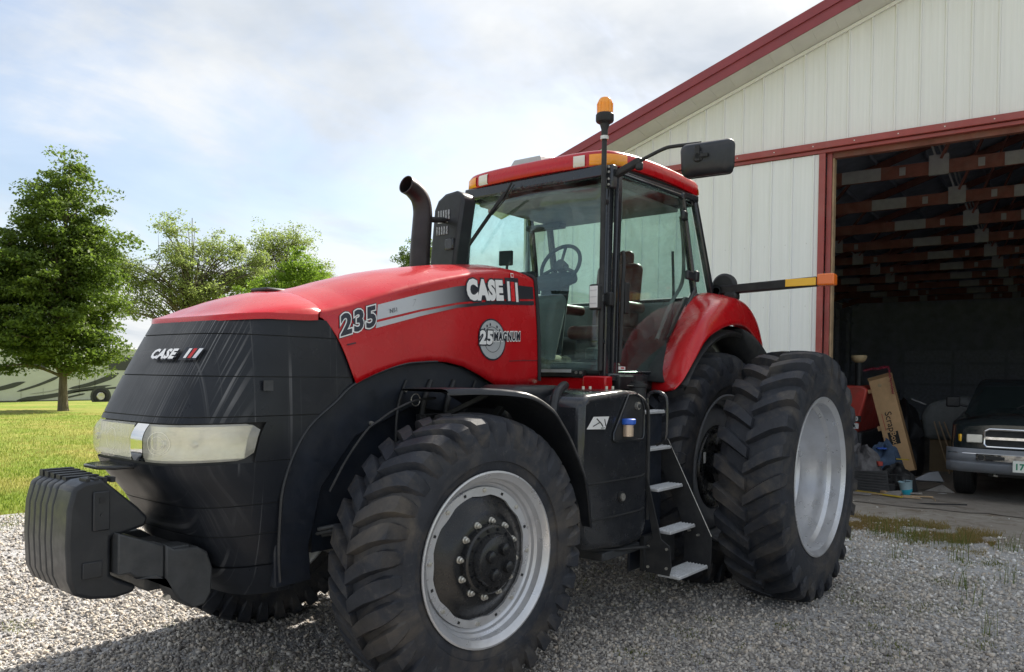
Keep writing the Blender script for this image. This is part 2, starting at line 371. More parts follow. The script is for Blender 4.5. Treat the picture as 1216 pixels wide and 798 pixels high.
# loose stones lying on the gravel: one mesh, far too many to count
def stones():
    C = np.array(CAM); n = 1750000
    x = np.random.uniform(-5.6, 6.2, n); y = np.random.uniform(-7.0, 4.6, n)
    dx, dy = x-C[0], y-C[1]; d = np.hypot(dx, dy); dep = dx*F_.x+dy*F_.y; lat = dx*R1.x+dy*R1.y
    inside = (dep > 1.2) & (np.abs(lat) < dep*.80+.8)
    dens = np.clip(2.9/np.maximum(d, 1.), 0, 1)**2.2
    edge = np.random.rand(n) < np.clip((x+4.1+.25*np.sin(y*1.7)+.2*np.sin(y*5.1))/1.3, .05, 1)**1.4
    ln = np.where(x < 1.2, -5.6, -5.75-(x-1.2)*.30)+.2*np.sin(x*2.3)
    keep = inside & edge & (y > ln) & (np.random.rand(n) < dens*np.clip(.80+.45*np.sin(x*1.9+np.sin(y*1.3)*1.5)*np.sin(y*2.3+x*.6), .42, 1))
    x, y, d = x[keep], y[keep], d[keep]; k = len(x)
    s = np.random.lognormal(math.log(.0050), .45, k)*np.clip((d/3.2)**.5, .85, 1.7); s = np.clip(s, .0024, .017)
    base = np.array([(-1,-1,-.6),(1,-1,-.6),(1,1,-.6),(-1,1,-.6),(-.75,-.7,.75),(.8,-.6,.65),(.65,.8,.8),(-.7,.65,.6)], float)
    v = base[None]*(1+np.random.uniform(-.32, .32, (k, 8, 3)))
    v *= np.stack([np.random.uniform(.7, 1.35, k), np.random.uniform(.6, 1.1, k), np.random.uniform(.45, .95, k)], -1)[:, None, :]
    ax = np.random.normal(size=(k, 3)); ax[:, 2] *= .6; q = np.concatenate([np.random.normal(size=(k, 1))+1.2, ax*.8], 1); q /= np.linalg.norm(q, axis=1)[:, None]
    w_, a, b, c = q.T
    Rm = np.stack([1-2*(b*b+c*c), 2*(a*b-c*w_), 2*(a*c+b*w_), 2*(a*b+c*w_), 1-2*(a*a+c*c), 2*(b*c-a*w_), 2*(a*c-b*w_), 2*(b*c+a*w_), 1-2*(a*a+b*b)], -1).reshape(k, 3, 3)
    v = np.einsum('kij,kvj->kvi', Rm, v)*s[:, None, None]
    v[:, :, 0] += x[:, None]; v[:, :, 1] += y[:, None]; v[:, :, 2] += (s*.35+.001)[:, None]
    fc = np.array([(0,3,2,1),(4,5,6,7),(0,1,5,4),(1,2,6,5),(2,3,7,6),(3,0,4,7)])
    me = bpy.data.meshes.new('loose_gravel'); me.vertices.add(k*8); me.vertices.foreach_set('co', v.reshape(-1).astype(np.float32))
    f = (fc[None]+np.arange(k)[:, None, None]*8).reshape(-1, 4); nf = len(f)
    me.loops.add(nf*4); me.loops.foreach_set('vertex_index', f.reshape(-1).astype(np.int32)); me.polygons.add(nf)
    me.polygons.foreach_set('loop_start', (np.arange(nf)*4).astype(np.int32)); me.polygons.foreach_set('loop_total', np.full(nf, 4, np.int32)); me.update()
    at = me.attributes.new('tone', 'FLOAT', 'POINT'); at.data.foreach_set('value', np.repeat(np.clip(np.random.rand(k)*.78+.30*np.clip((1.6-x)/3.6, 0, 1), 0, 1), 8).astype(np.float32))
    b = NB('stone'); an = b.n('ShaderNodeAttribute', attribute_name='tone'); cr = b.n('ShaderNodeValToRGB'); b.l(an.outputs['Fac'], cr.inputs[0])
    e = cr.color_ramp.elements; e[0].color = (.09,.09,.10,1); e[1].color = (.92,.92,.91,1)
    for p, c_ in ((.25,(.30,.285,.265,1)),(.45,(.46,.435,.40,1)),(.62,(.61,.575,.52,1)),(.74,(.54,.46,.37,1)),(.86,(.80,.77,.72,1))): z = e.new(p); z.color = c_
    b.set(Base_Color=b.mix(b.rng(b.noise(160, 3), .3, .7, .0, .35), cr.outputs[0], (.48,.40,.31)), Roughness=.82, Specular_IOR_Level=.3)
    me.materials.append(b.m); o = bpy.data.objects.new('loose_gravel', me); COL.objects.link(o)
    o['kind'] = 'stuff'; tag(o, 'grey and tan crushed stones covering the yard around the tractor', 'gravel'); print('stones', k)
stones()

# grass: blades as thin bent triangles
def blades(name, label, P, hmin, hmax, wd, cols, lean=.5, cat='grass', seed=1):
    r = np.random.RandomState(seed); k = len(P); x, y, z = P.T
    h = r.uniform(hmin, hmax, k)*r.uniform(.6, 1, k); a = r.uniform(0, 2*pi, k); l_ = r.uniform(.1, lean, k)*h; w_ = wd*r.uniform(.6, 1.2, k)
    ca, sa = np.cos(a), np.sin(a); b_ = r.uniform(0, 2*pi, k); cb, sb = np.cos(b_)*w_/2, np.sin(b_)*w_/2
    def st(px, py, pz): return np.stack([px, py, pz], -1)
    v = np.stack([st(x-cb, y-sb, z-.01), st(x+cb, y+sb, z-.01), st(x+ca*l_*.35+cb*.7, y+sa*l_*.35+sb*.7, z+h*.6), st(x+ca*l_*.35-cb*.7, y+sa*l_*.35-sb*.7, z+h*.6), st(x+ca*l_, y+sa*l_, z+h)], 1)
    me = bpy.data.meshes.new(name); me.vertices.add(k*5); me.vertices.foreach_set('co', v.reshape(-1).astype(np.float32))
    i0 = np.arange(k)*5; li = np.stack([i0, i0+1, i0+2, i0+3, i0+3, i0+2, i0+4], -1).reshape(-1)
    me.loops.add(k*7); me.loops.foreach_set('vertex_index', li.astype(np.int32)); me.polygons.add(k*2)
    me.polygons.foreach_set('loop_start', np.stack([np.arange(k)*7, np.arange(k)*7+4], -1).reshape(-1).astype(np.int32)); me.polygons.foreach_set('loop_total', np.tile([4, 3], k).astype(np.int32)); me.update()
    at = me.attributes.new('tone', 'FLOAT', 'POINT'); at.data.foreach_set('value', np.repeat(r.rand(k), 5).astype(np.float32))
    b = NB(name+'_blade'); an = b.n('ShaderNodeAttribute', attribute_name='tone'); c = b.mix(an.outputs['Fac'], cols[0], cols[1])
    if len(cols) > 2: c = b.mix(b.rng(b.noise(.5, 5, .6), .45, .62), c, cols[2])
    b.set(Base_Color=c, Roughness=.6, Specular_IOR_Level=.25)
    tr = b.n('ShaderNodeBsdfTranslucent'); b.l(c, tr.inputs[0]); mx_ = b.n('ShaderNodeMixShader'); mx_.inputs[0].default_value = .42
    b.l(b.b.outputs[0], mx_.inputs[1]); b.l(tr.outputs[0], mx_.inputs[2]); b.l(mx_.outputs[0], b.out.inputs[0])
    me.materials.append(b.m); o = bpy.data.objects.new(name, me); COL.objects.link(o); o['kind'] = 'stuff'; tag(o, label, cat); return o
def lawn_points(n):
    r = np.random.RandomState(4); u = r.rand(n); d = 9.0*(34./9.)**u; a = YAW+r.uniform(.03, .80, n)
    x = CAM.x+d*np.cos(a); y = CAM.y+d*np.sin(a)
    ln = np.where(x < 1.2, -5.55-(x < -1)*0, -5.75-(x-1.2)*.30)+.15*np.sin(x*2.3)+.1*np.sin(x*7)
    k = (y < ln-.0) & (x > -20); return np.stack([x[k], y[k], np.full(k.sum(), -.03)], -1)
lp_ = lawn_points(150000)
blades('lawn_grass', 'bright sunlit lawn grass beyond the gravel yard', lp_, .03, .085, .012, [(.15,.22,.03),(.27,.34,.05),(.34,.31,.09)], .7, seed=2)
# scattered tufts and dry weeds
r_ = np.random.RandomState(9); tuft = []
for cx_, cy_, n_, s_ in [(-2.95,1.75,60,.09),(-3.05,1.55,40,.07),(-2.8,1.95,50,.08),(-3.0,2.35,36,.07),(-3.05,2.75,36,.08),(-2.5,1.3,26,.05),(-3.2,3.0,30,.06),(-2.9,2.1,40,.1),(-2.2,2.45,16,.05),(-1.1,2.65,18,.05),(-1.9,2.0,20,.06),(-.6,2.8,12,.05),(.1,3.0,12,.04),(-1.6,2.9,14,.05)]:
    tuft.append(np.stack([r_.normal(cx_, s_, n_), r_.normal(cy_, s_, n_), np.zeros(n_)], -1))
blades('tall_weeds', 'tall thin green weeds growing through the gravel near the barn', np.concatenate(tuft), .10, .32, .006, [(.10,.15,.03),(.22,.25,.07)], .45, seed=3)
n_ = 70000; x_ = r_.uniform(-4.5, -2.6, n_); y_ = r_.uniform(.0, 2.6, n_); k = (r_.rand(n_) < np.exp(-((x_+3.45-.12*np.sin(y_*3))/.52)**2)) & (np.sin(x_*9)+np.sin(y_*7+x_*4)+np.sin(y_*17)*.6 > -.5)
blades('dry_grass', 'yellowed dry grass strip between gravel and barn apron', np.stack([x_[k], y_[k], np.zeros(k.sum())], -1), .015, .055, .006, [(.38,.29,.12),(.24,.21,.06),(.34,.24,.10)], 1.2, seed=5)
low_ = []
for i in range(190):
    a, b_ = r_.uniform(-2.6, 5.6), r_.uniform(-5.8, 3.6) if i < 120 else r_.uniform(.8, 3.2); m_ = r_.randint(20, 90); low_.append(np.stack([r_.normal(a, .07, m_), r_.normal(b_, .06, m_), np.zeros(m_)], -1))
for i in range(26):
    a = r_.uniform(2.2, 5.2); b_ = -5.6-(a-1.2)*.30+r_.uniform(0, .8); m_ = r_.randint(60, 200); low_.append(np.stack([r_.normal(a, .18, m_), r_.normal(b_, .12, m_), np.zeros(m_)], -1))
blades('low_weeds', 'small green moss and weed patches between the stones of the yard', np.concatenate(low_), .008, .035, .006, [(.10,.13,.03),(.26,.27,.06)], 1.0, seed=6)

# ================================================================ BARN (local frame: +x out of the front wall, +y along it, jamb at y = 0)
BARN = thing('barn', 'white ribbed metal barn with dark red trim and wide open doorway', 'barn', (-5.3, .2, 0), .06)
def siding_mat(name, col):
    b = NB(name); st_ = b.rng(b.noise((26, 26, .5), 4, .6, .1), .35, .7); gr = b.rng(b.noise((1.2, 1.2, .35), 5, .65), .35, .7)
    c = b.mix(b.math('MULTIPLY', st_, .35), col, tuple(k*.80 for k in col)); c = b.mix(b.math('MULTIPLY', gr, .35), c, tuple(k*m for k, m in zip(col, (.84,.83,.78))))
    b.set(Base_Color=c, Roughness=b.rng(st_, 0, 1, .35, .5)); b.bump(b.noise((6, 6, 2), 3), .06, .01); return b.m
M['siding'] = siding_mat('white_siding', (.85,.85,.83)); M['leaf'] = siding_mat('door_siding', (.86,.87,.86))
M['trim'] = simple('dark_red_trim', (.33,.060,.052), .38, var=.12, scale=3, dirt=(.36,.16,.14), dirtamt=.35)
M['fascia'] = simple('fascia_red', (.26,.042,.052), .42, var=.1, scale=3)
M['soffit'] = simple('soffit_metal', (.66,.65,.62), .5, var=.06, scale=3)
M['wood'] = simple('raw_wood', (.42,.30,.18), .8, var=.25, scale=6)
M['truss'] = simple('red_lumber', (.21,.075,.055), .8, var=.25, scale=4, dirt=(.24,.17,.14), dirtamt=.5)
M['gusset'] = simple('gusset_plate', (.33,.33,.33), .6, var=.12, scale=8)
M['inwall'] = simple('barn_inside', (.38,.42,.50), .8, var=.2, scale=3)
YL, YR, YRDG, XB = -5.26, 13.86, 4.30, -26.
def rake(y): return 6.565+.345*(y if y < YRDG else 2*YRDG-y)
HD = 4.96
def rib_panel(y0, y1, z0, fz, x, mat, name, parent, drop=0.):
    """one siding strip: flat pan with a raised rib on its right edge"""
    prof = [(y0, 0), (y0+.0, .004), (y0+(y1-y0)*.33, .004), (y0+(y1-y0)*.37, .006), (y0+(y1-y0)*.41, .004), (y0+(y1-y0)*.61, .004), (y0+(y1-y0)*.65, .006), (y0+(y1-y0)*.69, .004), (y1-.036, .004), (y1-.024, .022), (y1-.008, .022), (y1, .001)]
    g = G(); g.grid([[(x+h, y, z0) for y, h in prof], [(x+h, y, fz(y)-drop) for y, h in prof]])
    return g.build(name, mat, parent, smooth=False)
y = -2.109-.3*10; k = 0
while y < YR-.1:
    y1 = min(y+.3, YR); y0 = max(y, YL)
    z0 = 0.0 if y1 <= .02 or y0 > 8.35 else HD+.09
    if y0 > .02-.3 and y0 < .02 and z0 == 0: z0 = 0
    rib_panel(y0, y1, z0, rake, 0, M['siding'], 'siding_panel', BARN); y += .3
# side and back walls, inner lining (their inside faces are what the doorway shows)
def wallbox(name, a, b, mat): return G().box2(a, b).build(name, mat, BARN, smooth=False)
wallbox('side_wall', (XB, YL-.02, 0), (-.02, YL+.02, rake(YL)+.25), M['siding']); wallbox('side_wall', (XB, YR-.02, 0), (-.02, YR+.02, rake(YR)+.25), M['siding'])
wallbox('inner_lining', (XB+.05, YL+.04, 0), (-.03, YL+.06, rake(YL)+.2), M['inwall']); wallbox('inner_lining', (XB+.05, YR-.06, 0), (-.03, YR-.04, rake(YR)+.2), M['inwall'])
for nm, x0, mt in (('back_wall', XB, M['siding']), ('inner_lining', XB+.06, M['inwall'])):
    G().prism([(YL,0),(YR,0),(YR,rake(YR)+.27),(YRDG,rake(YRDG)+.27),(YL,rake(YL)+.27)], x0-.02, x0+.02, 'x').build(nm, mt, BARN, smooth=False)
for (ya, yb, za, zb) in ((YL+.06,-.12,0,None),(8.5,YR-.06,0,None)):
    G().prism([(ya,0),(yb,0),(yb,rake(yb)+.24),(ya,rake(ya)+.24)], -.10, -.08, 'x').build('inner_lining', M['inwall'], BARN, smooth=False)
G().prism([(-.11,HD+.1),(8.49,HD+.1),(8.49,rake(8.49)+.24),(YRDG,rake(YRDG)+.24),(-.11,rake(-.11)+.24)], -.10, -.08, 'x').build('inner_lining', M['inwall'], BARN, smooth=False)
for k in range(13):
    wallbox('wall_post', (-2.2-k*1.9, YL+.06, 0), (-2.05-k*1.9, YL+.20, rake(YL)-.1), M['inwall'])
for z in (.6,1.5,2.4,3.3,4.2): wallbox('wall_girt', (XB+.1, YL+.06, z), (-.1, YL+.12, z+.1), M['inwall']); wallbox('wall_girt', (XB+.07, YL+.1, z), (XB+.13, YR-.1, z+.1), M['inwall'])
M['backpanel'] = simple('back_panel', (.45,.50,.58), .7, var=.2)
for k in range(8): wallbox('back_panel', (XB+.09, -3+k*1.9, .2), (XB+.12, -1.22+k*1.9, 3.0), M['backpanel'])
# roof planes with soffit and fascia
OV = .42
for s_, ya, yb in ((-1, YL-.5, YRDG), (1, YRDG, YR+.5)):
    def zt(y): return rake(y)+.30
    g = G(); g.add([(OV, ya, zt(ya)), (OV, yb, zt(yb)), (XB-.4, yb, zt(yb)), (XB-.4, ya, zt(ya)), (OV, ya, zt(ya)-.03), (OV, yb, zt(yb)-.03), (XB-.4, yb, zt(yb)-.03), (XB-.4, ya, zt(ya)-.03)], [(0,1,2,3),(7,6,5,4),(0,4,5,1),(1,5,6,2),(2,6,7,3),(3,7,4,0)])
    g.build('roof_plane', M['fascia'], BARN, smooth=False)
    g = G(); g.add([(XB, ya, zt(ya)-.05), (XB, yb, zt(yb)-.05), (-.1, yb, zt(yb)-.05), (-.1, ya, zt(ya)-.05)], [(0,1,2,3)]); g.build('roof_lining', M['inwall'], BARN, smooth=False)
    for x0, x1, za, zb, nm in ((OV-.005, OV+.02, .055, .20, 'fascia_board'), (OV-.01, OV+.045, .20, .335, 'roof_edge_trim')):
        g = G(); g.add([(x, y, rake(y)+z) for y in (ya, yb) for x in (x0, x1) for z in (za, zb)], [(0,1,3,2),(4,6,7,5),(0,4,5,1),(2,3,7,6),(0,2,6,4),(1,5,7,3)]); g.build(nm, M['fascia'], BARN, smooth=False)
    n = 34
    for k in range(n):
        y0 = ya+(yb-ya)*k/n; y1 = ya+(yb-ya)*(k+1)/n-.002
        g = G(); g.add([(.03, y0, rake(y0)-.0), (OV-.006, y0, rake(y0)+.06), (OV-.006, y1, rake(y1)+.06), (.03, y1, rake(y1)-.0), (.03, y0, rake(y0)+.02), (OV-.006, y0, rake(y0)+.08), (OV-.006, y1, rake(y1)+.08), (.03, y1, rake(y1)+.02)], [(0,1,2,3),(7,6,5,4),(0,4,5,1),(1,5,6,2),(2,6,7,3),(3,7,4,0)]); g.build('soffit_panel', M['soffit'], BARN, smooth=False)
    g = G(); g.add([(x, y, rake(y)+z) for y in (max(ya, YL), min(yb, YR)) for x in (.024, .045) for z in (-.055, -.006)], [(0,1,3,2),(4,6,7,5),(0,4,5,1),(2,3,7,6),(0,2,6,4),(1,5,7,3)]); g.build('rake_trim', M['siding'], BARN, smooth=False)
# header track over the doorway
G().box2((.026,-4.15,HD+.005),(.16,12.5,HD+.10)).build('header_trim', M['trim'], BARN, bevel=.008)
G().box2((.026,-4.15,HD-.05),(.115,12.5,HD+.0)).build('header_track', M['trim'], BARN, bevel=.005)
G().box2((-.08,.06,HD-.12),(.02,8.35,HD+.09)).build('header_board', M['truss'], BARN)
rr2 = random.Random(2)
for k in range(30): G().cyl((.161,-4.0+k*.55,HD+.05),(.166,-4.0+k*.55,HD+.05),.009,n=6).build('trim_screw', M['soffit'], BARN)
# open sliding door standing in front of the wall, left of the doorway
door = thing('sliding_door_tmp','a','b'); bpy.data.objects.remove(door)
dr = G().box2((.055,-4.05,.06),(.085,-.02,HD-.055)).build('sliding_door', M['leaf'], BARN)
for k in range(13):
    y1 = -.136-.3*k+.0; y0 = y1-.3
    rib_panel(y0, y1, .07, lambda y: HD-.06, .087, M['leaf'], 'door_panel', dr)
    for z in (.9, 1.85, 2.75, 3.65): G().cyl((.09,y1-.10,z),(.096,y1-.10,z),.008,n=6).build('door_screw', M['soffit'], dr)
rib = G().box2((.087,-.136,.07),(.092,-.075,HD-.06)).build('door_panel', M['leaf'], dr)
G().box2((.083,-.075,.06),(.125,.012,HD-.055)).build('door_edge_trim', M['trim'], dr, bevel=.004)
G().box2((-.06,.02,0),(.05,.085,HD-.05)).build('jamb_board', M['trim'], BARN); G().box2((-.10,.088,0),(.02,.112,HD-.12)).build('jamb_timber', M['wood'], BARN)
G().box2((-.06,8.33,0),(.05,8.41,HD-.05)).build('jamb_board', M['trim'], BARN)
# roof trusses, 2.4 m apart, each with chords, webs and gusset plates
def truss(x):
    t = G().box2((x-.02, YL+.08, 4.97),(x+.02, YR-.08, 5.18)).build('truss', M['truss'], BARN)
    for s_, ya in ((-1, YL), (1, YR)):
        G().beam((x, ya-.1*s_*0, rake(ya)+.0+.08), (x, YRDG, rake(YRDG)+.08), .04, .16).build('top_chord', M['truss'], t)
    nodes = [1.14+3.2*k for k in range(-2, 4)]
    for i, y in enumerate(nodes):
        if not YL+.3 < y < YR-.3: continue
        G().box2((x-.032, y-.14, 4.955),(x+.032, y+.14, 5.27)).build('gusset', M['gusset'], t)
        for dy, w in ((-.55, .03), (.85, .09)):
            yt = y+dy; G().beam((x, y+.03*(1 if dy > 0 else -1), 5.20), (x, yt, min(rake(yt)+.02, 8)), w if dy < 0 else .04, .04 if dy < 0 else w, up=(1,0,0)).build('web', M['gusset'] if dy < 0 else M['truss'], t)
    for y in (-1.05+1.05, 2.32, 5.5, 8.7, -3.3, 11.9): G().box2((x-.031, y-.30, 4.974),(x+.031, y+.30, 5.176)).build('splice_plate', M['gusset'], t)
    for y in (-1.6,.62,1.72,3.6,4.9,6.6,7.7): G().box2((x-.028, y-.045, 5.01),(x+.028, y+.045, 5.14)).build('nail_plate', M['gusset'], t)
for k in range(10): truss(-2.25-2.42*k)
for k in range(22):
    y = YL+.3+k*.85; 
    if y < YR: wallbox('purlin', (XB+.1, y-.02, rake(y)+.15), (-.1, y+.02, rake(y)+.235), M['inwall'])
_fl = [(XB,YL),(XB,YR)]+[(.05+.22*noise.noise(Vector((.7*y_, 3, 1)))+.10*noise.noise(Vector((3.1*y_, 8, 1))), y_) for y_ in [YR-k*.2 for k in range(96)] if y_ > YL]
struct(G().add([(x, y_, .004) for x, y_ in _fl], [tuple(range(len(_fl)))[::-1]]).build('barn_floor', M['concrete'], smooth=False, loc=(-5.3,.2,0), rot=(0,0,.06), fix=False))
bpy.data.objects['barn_floor'].data.flip_normals() if bpy.data.objects['barn_floor'].data.polygons[0].normal.z < 0 else None

# ================================================================ TREES
def bark(): 
    b = NB('bark'); n_ = b.noise((14,14,2.5), 6, .7); b.set(Base_Color=b.mix(b.rng(n_, .3, .7), (.07,.055,.035), (.20,.165,.11)), Roughness=.9); b.bump(n_, .6, .03); return b.m
M['bark'] = bark()
def leaf_mat(name, c0, c1, tr=.45):
    b = NB(name); an = b.n('ShaderNodeAttribute', attribute_name='tone'); c = b.mix(an.outputs['Fac'], c0, c1); b.set(Base_Color=c, Roughness=.5, Specular_IOR_Level=.3)
    t = b.n('ShaderNodeBsdfTranslucent'); tc_ = b.mix(.5, c, (.22,.34,.04)); b.l(tc_, t.inputs[0]); m_ = b.n('ShaderNodeMixShader'); m_.inputs[0].default_value = tr
    b.l(b.b.outputs[0], m_.inputs[1]); b.l(t.outputs[0], m_.inputs[2]); b.l(m_.outputs[0], b.out.inputs[0]); return b.m
def tree(name, label, loc, trunk_h, trunk_r, blobs, nclump, per, leaf, csize, mat, seed, cat='tree', group=None, limbs=26, droop=0., hollow=.35, flat=.62, root=.1):
    """blobs: list of (x, y, z, rx, ry, rz) ellipsoids the leaf clumps are spread over"""
    rnd = np.random.RandomState(seed); t = thing(name, label, cat, loc, 0, group)
    vol = np.array([b[3]*b[4]*b[5] for b in blobs])**.75; vol /= vol.sum(); C_ = []
    for _ in range(nclump):
        b = blobs[rnd.choice(len(blobs), p=vol)]; v = rnd.normal(size=3); v /= np.linalg.norm(v); r_ = (hollow+(1-hollow)*rnd.rand())**.8*(1+.16*math.sin(7*v[0]+seed)+.13*math.sin(9*v[2]+5*v[1]))
        C_.append([b[0]+v[0]*b[3]*r_, b[1]+v[1]*b[4]*r_, b[2]+v[2]*b[5]*r_])
    C_ = np.array(C_)
    g = G(); H = max(b[2]+b[5]*.7 for b in blobs)
    tp = [(0,0,-root),(.02,0,.25),(.03,.02,trunk_h),(.0,.05,trunk_h+(H-trunk_h)*.4),(.04,0,H)]; g.tube(smooth_pts(tp, 4), [trunk_r*(1.35 if i < 2 else 1)*max(.08, 1-(i/16.)**1.3) for i in range(17)], 12)
    g.build('trunk', M['bark'], t)
    g = G(); idx = rnd.choice(len(C_), min(limbs, len(C_)), replace=False)
    for i in idx:
        c = C_[i]; z0 = max(trunk_h*.9, min(H*.85, c[2]*.62+rnd.uniform(-.5,.5))); a = Vector((0,.02,z0)); b = Vector(c); m_ = a.lerp(b, .5)+Vector((0,0,.12*(b-a).length)); r0 = trunk_r*.38*max(.25, 1-z0/H*.8)
        g.tube(smooth_pts([a, m_, b], 4), [r0*(1-.85*k/8) for k in range(9)], 6)
        for _ in range(3):
            q = C_[rnd.randint(len(C_))]
            if np.linalg.norm(q-np.array(m_)) < (b-a).length: g.tube([m_, m_.lerp(Vector(q), .55)+Vector((0,0,.1)), Vector(q)], [r0*.4, r0*.22, r0*.06], 5)
    g.build('limb', M['bark'], t)
    k = nclump*per; cc_ = np.repeat(C_, per, 0)
    off = rnd.normal(size=(k, 3)); off /= np.linalg.norm(off, axis=1)[:, None]; off *= (rnd.rand(k, 1)**.45)*csize*np.repeat(rnd.uniform(.5, 1.5, (nclump, 1)), per, 0); off[:, 2] *= flat
    off[:, 2] -= droop*np.hypot(off[:, 0], off[:, 1])
    c = cc_+off; c = c[c[:, 2] > trunk_h*.75]; k = len(c)
    n_ = rnd.normal(size=(k, 3)); n_[:, 2] = np.abs(n_[:, 2])+.35; n_ /= np.linalg.norm(n_, axis=1)[:, None]
    u = np.cross(n_, rnd.normal(size=(k, 3))); u /= np.linalg.norm(u, axis=1)[:, None]; w_ = np.cross(n_, u)
    s = leaf*rnd.uniform(.55, 1.25, (k, 1)); 
    v = np.stack([c-u*s*.55, c+w_*s*.32+n_*s*.06, c+u*s*.6-n_*s*.08, c-w_*s*.32+n_*s*.06], 1)
    me = bpy.data.meshes.new('crown'); me.vertices.add(k*4); me.vertices.foreach_set('co', v.reshape(-1).astype(np.float32))
    me.loops.add(k*4); me.loops.foreach_set('vertex_index', np.arange(k*4, dtype=np.int32)); me.polygons.add(k); me.polygons.foreach_set('loop_start', (np.arange(k)*4).astype(np.int32)); me.polygons.foreach_set('loop_total', np.full(k, 4, np.int32)); me.update()
    tone = np.clip(np.repeat(rnd.rand(nclump), per)[:k]*.0+rnd.rand(k)*.7+.3*np.sin(c[:, 0]*1.7+c[:, 2]*2.3)*.5+.15, 0, 1)
    at = me.attributes.new('tone', 'FLOAT', 'POINT'); at.data.foreach_set('value', np.repeat(tone, 4).astype(np.float32)); me.materials.append(mat)
    o = bpy.data.objects.new('crown', me); COL.objects.link(o); o.parent = t; return t
ML = leaf_mat('maple_leaves', (.05,.09,.02), (.16,.22,.045)); MS = leaf_mat('pale_leaves', (.24,.28,.10), (.42,.46,.19), .6); MG = leaf_mat('bright_leaves', (.13,.23,.02), (.27,.40,.05), .55); MD = leaf_mat('dark_leaves', (.02,.04,.015), (.06,.09,.025))
tree('maple_tree', 'tall full leafy green maple on the lawn at the left', (-6.70,-30,-.03), 1.5, .23,
     [(.6,0,3.6,2.3,2.8,1.7),(2.2,.4,3.9,1.9,2.0,1.8),(-1.0,-.4,3.3,1.2,1.8,1.5),(.6,0,5.6,2.3,2.5,1.9),(-.9,.3,6.2,1.4,1.6,1.5),(2.0,0,6.0,1.5,1.6,1.5),(.2,0,7.7,1.9,1.8,1.5),(.0,.1,9.2,1.05,1.0,1.2),(-1.1,0,4.6,1.3,1.5,1.3),(2.9,0,4.2,1.2,1.3,1.6),(-.4,0,2.3,2.2,1.8,.8),(1.8,0,2.3,1.6,1.4,.8)],
     620, 150, .14, .62, ML, 11, limbs=70, droop=.12, flat=.42)
tree('sparse_tree', 'thin half bare tree with pale new leaves behind the hood', (-27.2,-58,0), 3, .35,
     [(.5,0,8,3.0,3,2.2),(1.0,0,11,2.6,2.5,2.2),(1.6,0,13.3,1.8,1.8,1.5),(4.5,0,8.6,2.4,2,1.6),(5.0,0,6.5,2.4,2,1.2),(-5.6,0,9.4,1.8,2,1.8),(-6.0,0,11.3,1.3,2,1.2),(-2,0,12.2,2.0,2,1.6),(-1.5,0,9,2,2,2),(6.0,0,9.6,1.8,2,1.3),(-4.0,0,9.5,2.0,2,2.2),(-4.2,0,12,1.3,2,1.2)], 640, 42, .19, .7, MS, 21, limbs=120, hollow=.1, root=1.75)
tree('thin_tree', 'thin twiggy tree right of the bright green one', (-38.5,-60,0), 3, .3,
     [(-2.0,0,11.2,2.6,2,2.0),(2.6,0,13.2,2.2,2,2.2),(0,0,14.2,2.4,2,1.8),(-4.2,0,10.5,1.8,2,1.5),(3.9,0,11.6,1.6,2,1.8),(5.6,0,10.2,1.5,2,1.4)], 420, 34, .19, .75, MS, 22, limbs=110, hollow=.1, root=1.75)
tree('bright_tree', 'dense bright green rounded tree behind the hood', (-33.6,-52,0), 2, .3, [(0,0,9.2,2.7,2.5,2.2),(-1.7,0,8.6,1.9,2,1.7),(1.8,0,8.4,1.9,2,1.6),(.3,0,10.9,1.7,1.5,1.3),(3.8,0,7.9,1.8,1.5,1.6),(5.6,0,7.4,1.2,1.5,1.2)], 230, 120, .17, .6, MG, 23, limbs=40, root=1.75)
tree('dark_tree', 'small dark green tree top between exhaust stack and cab', (-41.5,-46,0), 3, .3, [(0,0,11.6,1.5,1.5,1.6),(-1.0,0,12.6,1.1,1,1.4),(1.2,0,10.6,1.6,1.4,1.3),(0,0,9,2.2,2,1.6)], 150, 110, .16, .55, ML, 24, root=1.75)
for i, (x, y_, h, w) in enumerate([(-3.5,-62,8.2,5.0),(-9.5,-66,7.2,5.0),(3,-64,8.4,5.5),(-16,-67,6.2,4.4)]):
    tree('background_tree', ['dark spreading tree behind the motorhome at the frame edge','dark low tree above the motorhome roof','dark wide tree outside the left edge behind the motorhome','low dark tree right of the motorhome roof'][i], (x,y_,-1.6), 1.2, .2, [(0,0,h*.55,w,2.5,h*.38),(w*.4,0,h*.7,w*.5,2,h*.25),(-w*.4,0,h*.6,w*.5,2,h*.28)], 120, 130, .26, 1.0, MD, 30+i, limbs=14, group='dark trees behind the motorhome')
